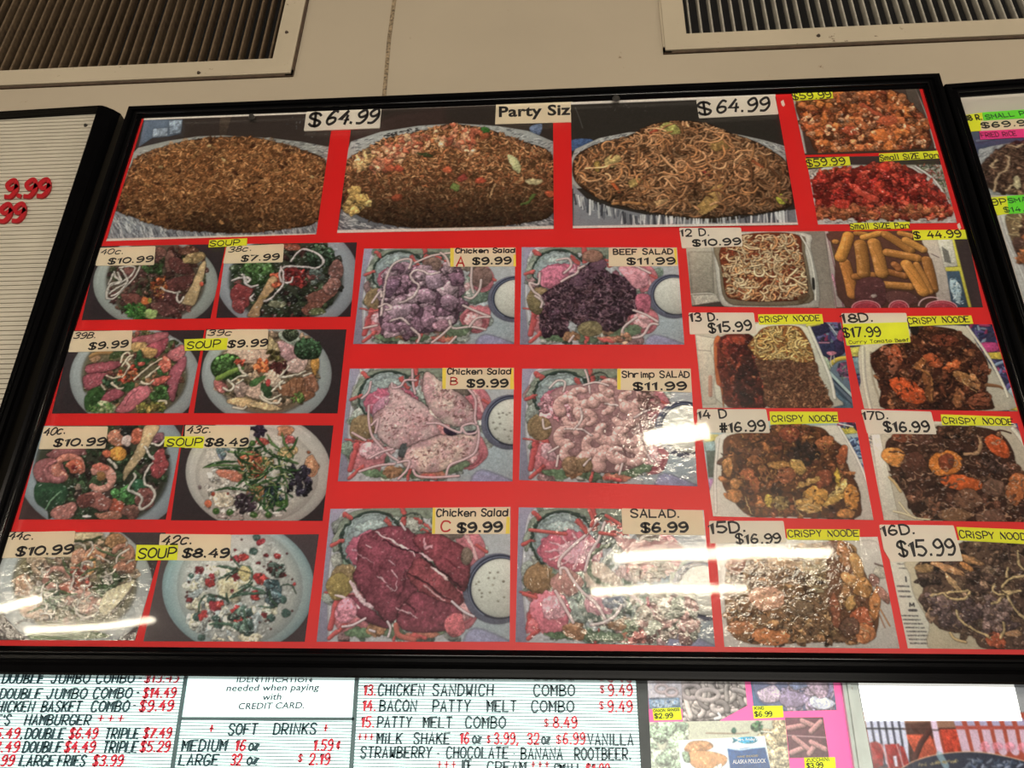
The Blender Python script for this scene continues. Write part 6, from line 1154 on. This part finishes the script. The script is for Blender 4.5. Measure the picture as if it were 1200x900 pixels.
PT('cream $69.99 tag between green and pink labels', V5, [(520,462),(1260,422),(1260,520),(522,558)], [('$69.99',(534,524),(1010,494),52,'B')], m='b', r=0, y=-.0216)
PT('pink FRiED RiCE label on the right-hand board', V5, [(508,552),(1260,512),(1260,588),(518,625)], [('FRiED RiCE &',(530,606),(900,588),38,'m')], m='p', r=0, y=-.0219, name='paper_label', cat='label', ink=mat('maroon_ink', (120,20,60), .6, .1, 30))
PT('yellow label lettered 9 P on the right-hand board', V6, [(598,236),(758,222),(768,376),(668,392)], [('9P',(632,304),(750,296),52,'m')], m='y', r=0, name='paper_label', cat='label')
PT('green SMALL label lettered $14.99 on the right-hand board', V6, [(750,222),(1260,190),(1260,350),(768,378)], [('SMALL',(768,282),(1040,256),36,'m'),('$14.99',(735,366),(1020,346),42,'m')], m='g', r=0, y=-.0216, name='paper_label', cat='label', ink=MATS['green_ink'])

# ------------------------------------------------------------------ left letter board
lb = empty('letter_board', W(-120, 785, -.03), 'grey grooved letter board in a deep black frame with red prices at the left edge', 'letter board')
YL = -.026
LP = [(0,0),(0,-.018),(.25,-.030),(.55,-.040),(.75,-.0445),(.9,-.046),(1.0,-.044),(1.0,-.020)]
lo_ = [(-420,172),(145.5,139.5),(-71,787),(-760,800)]; li = [(-400,156),(115,124.8),(-97,776),(-740,790)]
Ob, Ib = framed(lb, lo_, li, -.004, -.044, LP, bead=False)
def pix(p, y):
    d = np.array([p.x, y, p.z])-CAM; return (600+FPX*float(d@RX)/float(d@FX), 450-FPX*float(d@UX)/float(d@FX))
li = [pix(Vector((I.x+.001*(1 if i in (1, 2) else -1), 0, I.z+.001*(1 if i < 2 else -1))), YL) for i, I in enumerate(Ib)]
slab('back_panel', li, YL+.002, -.001, mat('groove_shade', (84,72,54), .7, .1, 30), lb)  # darker brown paints shade into the groove bottoms
M_lgrey = mat('ribbed_plastic', (164,152,132), .5, .05, 20)
def ribs(root, quad_px, y, pitch_px, at, m, gap=.16, name='ribbed_face', lines=False, dy=.002):
    a = W(at[0], at[1], y).z; p = a-W(at[0], at[1]+pitch_px, y).z; c = [W(q[0], q[1], y) for q in quad_px]
    zt, zb = max(c[0].z, c[1].z), min(c[2].z, c[3].z); V, F = [], []; z = zt-.0015
    def xl(z, A, B): t = (A.z-z)/(A.z-B.z); return A.x+(B.x-A.x)*t
    while z-p > zb:
        z0, z1 = (z, z-p*gap) if lines else (z, z-p*(1-gap)); b = len(V)
        for zz in (z0, z1): V += [(xl(zz, c[0], c[3]), y, zz), (xl(zz, c[1], c[2]), y, zz), (xl(zz, c[1], c[2]), y+dy, zz), (xl(zz, c[0], c[3]), y+dy, zz)]
        F += [(b, b+1, b+5, b+4), (b, b+3, b+2, b+1), (b+4, b+5, b+6, b+7)]; z -= p
    o = link(name, V, F, m, root); tag(o, kind='stuff'); return o
ribs(lb, li, YL, 4.55, (40,240), M_lgrey)
M_redp = mat('red_plastic', (150,20,26), .35, .12, 40, spec=.5); M_redl = mat('red_letter', (206,34,58), .4, .1, 40); M_teal = mat('dark_letter', (34,66,74), .4, .1, 40)
def letters(root, s, p0, p1, h, wd, y, m, slant=0.0, depth=.0015, gap=3.0, name='letter'):
    q0, q1 = np.array(p0, float), np.array(p1, float); e = (q1-q0)/np.hypot(*(q1-q0))*wd*.6; p0, p1 = q0+e, q1-e
    for ch, st in layout(s, p0, p1, h, slant, 0.0, gap):
        if ch == ' ': continue
        V, F = ribbon(st, wd, y-depth, depth*.9); link(name, V, F, m, root)
letters(lb, '$', (-20,230.8), (-7,230.6), 19, 4.6, YL, M_redp, .28, .004); letters(lb, '9.99', (2,230.4), (57,229), 18.5, 4.8, YL, M_redp, .28, .004); letters(lb, '9.99', (-28,259.5), (28,258), 19, 4.8, YL, M_redp, .28, .004)
screw(100.5, 147, YL, lb, .004, M_clip)

# ------------------------------------------------------------------ lit boards below
YB = -.0045
M_lit = mat('lit_acrylic', (226,252,250), .4, .01, 4, emit=1.12, raw=True); M_sheet = mat('lit_paper', (255,255,250), .6, .01, 4, emit=1.9, raw=True)
M_bar = mat('divider_metal', (78,100,102), .4, .12, 30); M_track = mat('track_line', (104,150,156), .5, .1, 30, raw=True)
def cell(name, label, q, texts, lit=M_lit, tracks=True, cat='letter board'):
    root = empty(name, W((q[2][0]+q[3][0])/2, q[2][1], YB), label, cat)
    slab('lit_face', q, YB, -.0005, lit, root)
    if tracks: ribs(root, q, YB-.0004, 3.75, (300,850), M_track, gap=.26, name='letter_track', lines=True, dy=.0004)
    for s, v, a, b, h, col in texts:
        a, b = Q(v, a, b); h = h/v[2]; n = 's' if h < 8 else 'l'
        letters(root, s, a, b, h, h*.165, YB-.0004, M_redl if col == 'r' else M_teal, lean(a)+(.03 if v[0] < 300 else .0), .0012, 4.2)
    return root
A_, B_, C_, D_ = (0,740,5), (200,740,5), (400,740,5), (600,760,4)
cell('letter_board', 'lit letter board listing jumbo combo, hamburger and fries prices, bottom left', [(-330,780),(219,780),(199,915),(-420,915)], [
 ('DOUBLE',A_,(5,303),(250,302),52,'k'),('JUMBO',A_,(290,302),(520,301),52,'k'),('COMBO',A_,(555,301),(782,300),52,'k'),('-',A_,(800,300),(826,300),50,'k'),('$13.49',A_,(840,298),(1045,296),50,'r'),
 ('DOUBLE',A_,(-12,394),(236,393),58,'k'),('JUMBO',A_,(264,393),(503,392),58,'k'),('COMBO',A_,(536,391),(768,390),58,'k'),('-',A_,(788,385),(812,385),56,'k'),('$14.49',A_,(830,388),(1027,386),56,'r'),
 ('CHICKEN',A_,(-70,470),(193,470),60,'k'),('BASKET',A_,(233,470),(470,469),60,'k'),('COMBO',A_,(524,469),(752,468),60,'k'),('-',A_,(768,462),(792,462),56,'k'),('$9.49',A_,(808,466),(1012,464),60,'r'),
 ("LEE'S",A_,(-110,546),(55,545),56,'k'),('HAMBURGER',A_,(135,547),(524,547),58,'k'),('+++',A_,(560,532),(725,532),46,'r'),
 ('$5.49',A_,(-80,626),(108,625),58,'r'),(',',A_,(118,628),(124,628),50,'k'),('DOUBLE',A_,(138,628),(372,628),60,'k'),('$6.49',A_,(396,626),(566,626),58,'r'),('TRIPLE',A_,(606,628),(810,628),60,'k'),('$7.49',A_,(832,624),(1000,624),58,'r'),
 ('$3.49',A_,(-90,706),(106,706),60,'r'),('DOUBLE',A_,(124,708),(356,708),62,'k'),('$4.49',A_,(368,706),(552,706),60,'r'),('TRIPLE',A_,(594,708),(800,708),62,'k'),('$5.29',A_,(812,704),(992,704),60,'r'),
 ('$2.99',A_,(-110,786),(76,786),60,'r'),('LARGE',A_,(105,788),(312,788),62,'k'),('FRIES',A_,(328,788),(496,788),62,'k'),('$3.99',A_,(534,786),(716,786),60,'r')])
nt_ = cell('notice_panel', 'white lit notice asking for identification when paying with credit card', [(219,780),(419,780),(415.5,841),(211.5,841)], [], tracks=False, cat='sign')
M_tt = mat('notice_ink', (24,56,68), .5, .1, 30)
for s, a, b, h, o_ in (('IDENTIFICATION',(385,297),(826,297),34,.014),('needed when paying',(325,349),(866,344),36,.014),('with',(535,402),(646,398),36,.014),('CREDIT CARD.',(394,456),(780,450),36,.014)):
    a, b = Q(B_, a, b); printed(s, a, b, h/5, YB-.0002, M_tt, nt_, lean(a)*.4+.18, o_)
cell('letter_board', 'small lit letter board headed SOFT DRINKS', [(211,844),(415.5,844),(411,915),(199,915)], [
 ('+',B_,(216,594),(250,594),54,'r'),('SOFT',B_,(330,605),(505,602),62,'k'),('DRINKS',B_,(595,602),(852,600),62,'k'),('+',B_,(888,592),(920,592),54,'r'),
 ('MEDIUM',B_,(58,700),(324,698),62,'k'),('16',B_,(370,698),(438,698),62,'r'),('oz',B_,(450,698),(515,698),62,'k'),('1.59',B_,(830,698),(950,696),62,'r'),('¢',B_,(968,682),(996,682),50,'r'),
 ('LARGE',B_,(40,784),(276,783),62,'k'),('32',B_,(345,782),(412,782),62,'r'),('oz',B_,(440,780),(512,780),62,'k'),('$',B_,(742,762),(770,762),40,'r'),('2.19',B_,(805,780),(932,778),62,'r')])
cell('letter_board', 'lit letter board listing chicken sandwich and patty melt combos', [(419,780),(748,780),(752,915),(411,915)], [
 ('13.',C_,(125,373),(204,373),60,'r'),('CHICKEN',C_,(210,374),(486,374),62,'k'),('SANDWICH',C_,(530,374),(892,374),62,'k'),('COMBO',D_,(98,221),(296,221),50,'k'),('$',D_,(412,207),(434,207),32,'r'),('9.49',D_,(448,220),(568,220),50,'r'),
 ('14.',C_,(118,464),(204,464),60,'r'),('BACON',C_,(218,466),(442,466),62,'k'),('PATTY',C_,(530,466),(757,466),62,'k'),('MELT',C_,(850,468),(1028,468),62,'k'),('COMBO',D_,(88,296),(292,296),50,'k'),('$',D_,(408,282),(432,282),32,'r'),('9.49',D_,(446,296),(568,296),50,'r'),
 ('15.',C_,(110,560),(194,560),60,'r'),('PATTY',C_,(205,562),(412,562),62,'k'),('MELT',C_,(475,563),(650,563),62,'k'),('COMBO',C_,(722,564),(964,564),62,'k'),('$',D_,(150,364),(172,364),32,'r'),('8.49',D_,(190,371),(308,371),50,'r'),
 ('+++',C_,(90,640),(190,640),46,'r'),('MiLK',C_,(203,657),(357,657),62,'k'),('SHAKE',C_,(418,657),(637,657),62,'k'),('16',C_,(690,656),(752,656),62,'r'),('oz',C_,(764,656),(824,656),62,'k'),('$',C_,(850,652),(874,652),40,'r'),('3.99,',C_,(890,658),(1040,658),62,'r'),('32',D_,(68,448),(130,448),50,'r'),('oz',D_,(136,448),(182,448),50,'k'),('$',D_,(206,444),(232,444),36,'r'),('6.99',D_,(236,447),(346,447),50,'r'),('VANILLA',D_,(352,452),(572,452),52,'k'),
 ('STRAWBERRY',C_,(106,740),(530,740),64,'k'),('-',C_,(556,740),(576,740),50,'k'),('CHOCOLATE',C_,(610,742),(980,742),64,'k'),('-',C_,(1004,742),(1020,742),50,'k'),('BANANA',D_,(38,518),(240,518),52,'k'),('ROOTBEER.',D_,(290,520),(562,520),52,'k'),
 ('+++',C_,(555,802),(675,802),46,'r'),('ICE',C_,(700,816),(764,816),62,'k'),('CREAM',C_,(850,826),(1084,826),62,'k'),('+++',D_,(85,562),(178,562),38,'r'),('SMALL',D_,(195,592),(330,592),50,'k'),('$1.99',D_,(345,592),(462,592),50,'r')])
def bar(label, q, m=M_bar, name='divider_bar', yf=-.0062):
    o = slab(name, q, yf, -.0046, m, None); tag(o, label, 'divider'); return o
bar('thin grey divider bar beside the jumbo combo letter board', [(217.3,780),(221.6,780),(202,915),(197,915)])
bar('thin grey divider bar beside the chicken sandwich letter board', [(416.6,780),(421.4,780),(413,915),(408,915)])
bar('thin grey horizontal bar under the identification notice', [(212.5,840.2),(414.8,840.6),(414.6,844.2),(211.5,843.8)])
bar('dark divider bar between lit letters and the pink poster board', [(744,780),(758,780),(764,915),(752,915)], mat('dark_divider', (60,66,66), .5, .2, 30))
M_pink = mat('pink_poster_card', (250,110,176), .5, .03, 10, emit=.62, raw=True)
slab_o = slab('poster_card', [(758,780),(989,780),(1005,915),(764,915)], YB, -.0005, M_pink); tag(slab_o, 'bright pink poster board holding frozen snack pictures', 'poster board')
E_ = (740,780,4.8)
def low(fn, label, q, outline=None, y=YB-.0006, **kw):
    return picture(fn, label, Q(E_, *q), y=y, yb=YB, outline=Q(E_, *outline) if outline else None, emit=.35, name=kw.pop('name', 'food_photo'), **kw)
low(d_onion_rings, 'small picture of onion rings over a blue strip on the pink board', [(85,40),(278,40),(290,245),(100,245)])
low(d_curly, 'picture of a bag of grey fried rings on the pink board', [(277,40),(700,40),(700,314),(289,314)], [(277,40),(632,40),(652,225),(490,314),(289,314)])
low(d_wings, 'picture of pale breaded pieces on a blue background, pink board', [(665,40),(1128,40),(1155,250),(690,262)])
low(d_fish_box, 'picture of a frosty food packet covering the bottom of the pink board', [(90,318),(865,305),(897,640),(85,640)], y=YB-.0008)
low(d_zucchini, 'picture of breaded sticks on a maroon background', [(865,292),(1078,290),(1112,515),(890,520)], y=YB-.0010)
ff = low(d_fish_front, 'picture of a blue and white fish packet reading ALASKA POLLOCK', [(262,420),(750,395),(794,640),(285,640)], y=YB-.0012)
M_wi = mat('white_lettering', (236,240,240), .5, .02, 30, emit=.4, raw=True); M_gold = mat('gold_lettering', (200,180,110), .5, .05, 30)
for s, a, b, h, m_, o_ in (('ALASKA POLLOCK',(570,552),(756,546),22,M_wi,.01),('HAND BREADED',(596,518),(712,512),11,M_gold,.0),("Mrs. Friday's",(598,425),(708,420),15,M_wi,.01)):
    a, b = Q(E_, a, b); printed(s, a, b, h/4.8, YB-.0014, m_, ff, 0, o_)
M_lime = mat('lime_sticker', (226,240,30), .5, .03, 20, emit=.45, raw=True); TAGM['L'] = M_lime
PT('lime ONION RINGS sticker priced $2.99', E_, [(118,242),(275,235),(284,304),(126,308)], [('ONION RINGS',(125,262),(270,254),14,'t'),('$2.99',(132,296),(232,292),24,'m')], m='L', r=0, y=YB-.0016, yb=YB-.0005)
PT('lime sticker priced $6.99 under the breaded pieces', E_, [(680,228),(850,225),(856,290),(690,298)], [('KiNG',(695,248),(745,246),15,'t'),('$6.99',(697,286),(792,282),26,'m')], m='L', r=0, y=YB-.0016, yb=YB-.0005)
PT('lime ZUCCHINI sticker priced $3.99', E_, [(972,518),(1145,515),(1152,620),(980,620)], [('ZUCCHINI',(985,541),(1112,536),18,'t'),('$3.99',(990,576),(1078,572),27,'m')], m='L', r=0, y=YB-.0016, yb=YB-.0005)
G_ = (980,780,5.4545)
M_post = mat('white_post', (190,196,188), .4, .1, 30, dirt=(30, .6, .72, (150,120,100)))
po = slab('trim_2', Q(G_, (30,60),(125,60),(250,730),(130,730)), -.012, -.0005, M_post); tag(po, kind='structure')
sl = slab('post_ridge', Q(G_, (62,60),(84,60),(190,730),(160,730)), -.016, -.012, M_post, po)
o = slab('paper_sheet', Q(G_, (132,60),(1122,60),(1188,353),(186,353)), YB-.001, YB, M_sheet); tag(o, 'blank glowing white sheet on the reflecting glass, lower right', 'paper')
o = picture(d_shop_reflection, 'glass with painted reflections of white bars, red letters and a dark rounded edge, lower right corner', Q(G_, (128,60),(1700,60),(1800,740),(252,740)), y=YB, yb=-.0005, emit=.3, name='reflecting_glass', cat='sign', res=1.6, rough=.15)  # the reflection is painted on and given emission, not mirrored

# ------------------------------------------------------------------ ceiling lamps of the shop, behind the camera
def lamp(p0, p1, label, L=60):
    root = empty('ceiling_lamp', ((p0[0]+p1[0])/2, (p0[1]+p1[1])/2, 3.6), label, 'lamp', )
    a, b = Vector((p0[0], p0[1], 3.6)), Vector((p1[0], p1[1], 3.6)); d = (b-a).normalized(); n = Vector((-d.y, d.x, 0))
    def prism(name, w0, z0, z1, m):
        V = [q+n*s+Vector((0,0,z)) for q in (a, b) for s, z in ((-w0, z0),(w0, z0),(w0*.8, z1),(-w0*.8, z1))]
        return link(name, V, [(0,1,2,3),(4,7,6,5),(0,4,5,1),(1,5,6,2),(2,6,7,3),(3,7,4,0)], m, root)
    prism('diffuser', .05, 0, -.05, mat('lamp_light', (255,240,214), .5, .01, 4, emit=L, raw=True)); prism('housing', .07, .0, .04, mat('lamp_housing', (220,220,215), .5, .03, 10, raw=True))
lamp((.35,-5.52), (2.05,-5.35), 'ceiling lamp behind the viewer, mirrored as the long upper streak'); lamp((.16,-6.76), (1.6,-6.58), 'ceiling lamp behind the viewer, mirrored as the lower middle streak')
lamp((-6.99,-9.06), (-4.86,-8.16), 'ceiling lamp mirrored at the lower left of the board'); lamp((-7.4,-8.4), (-5.66,-7.22), 'ceiling lamp mirrored above the left streak'); lamp((.42,-3.13), (.75,-3.02), 'short ceiling lamp mirrored beside the shrimp salad photo')
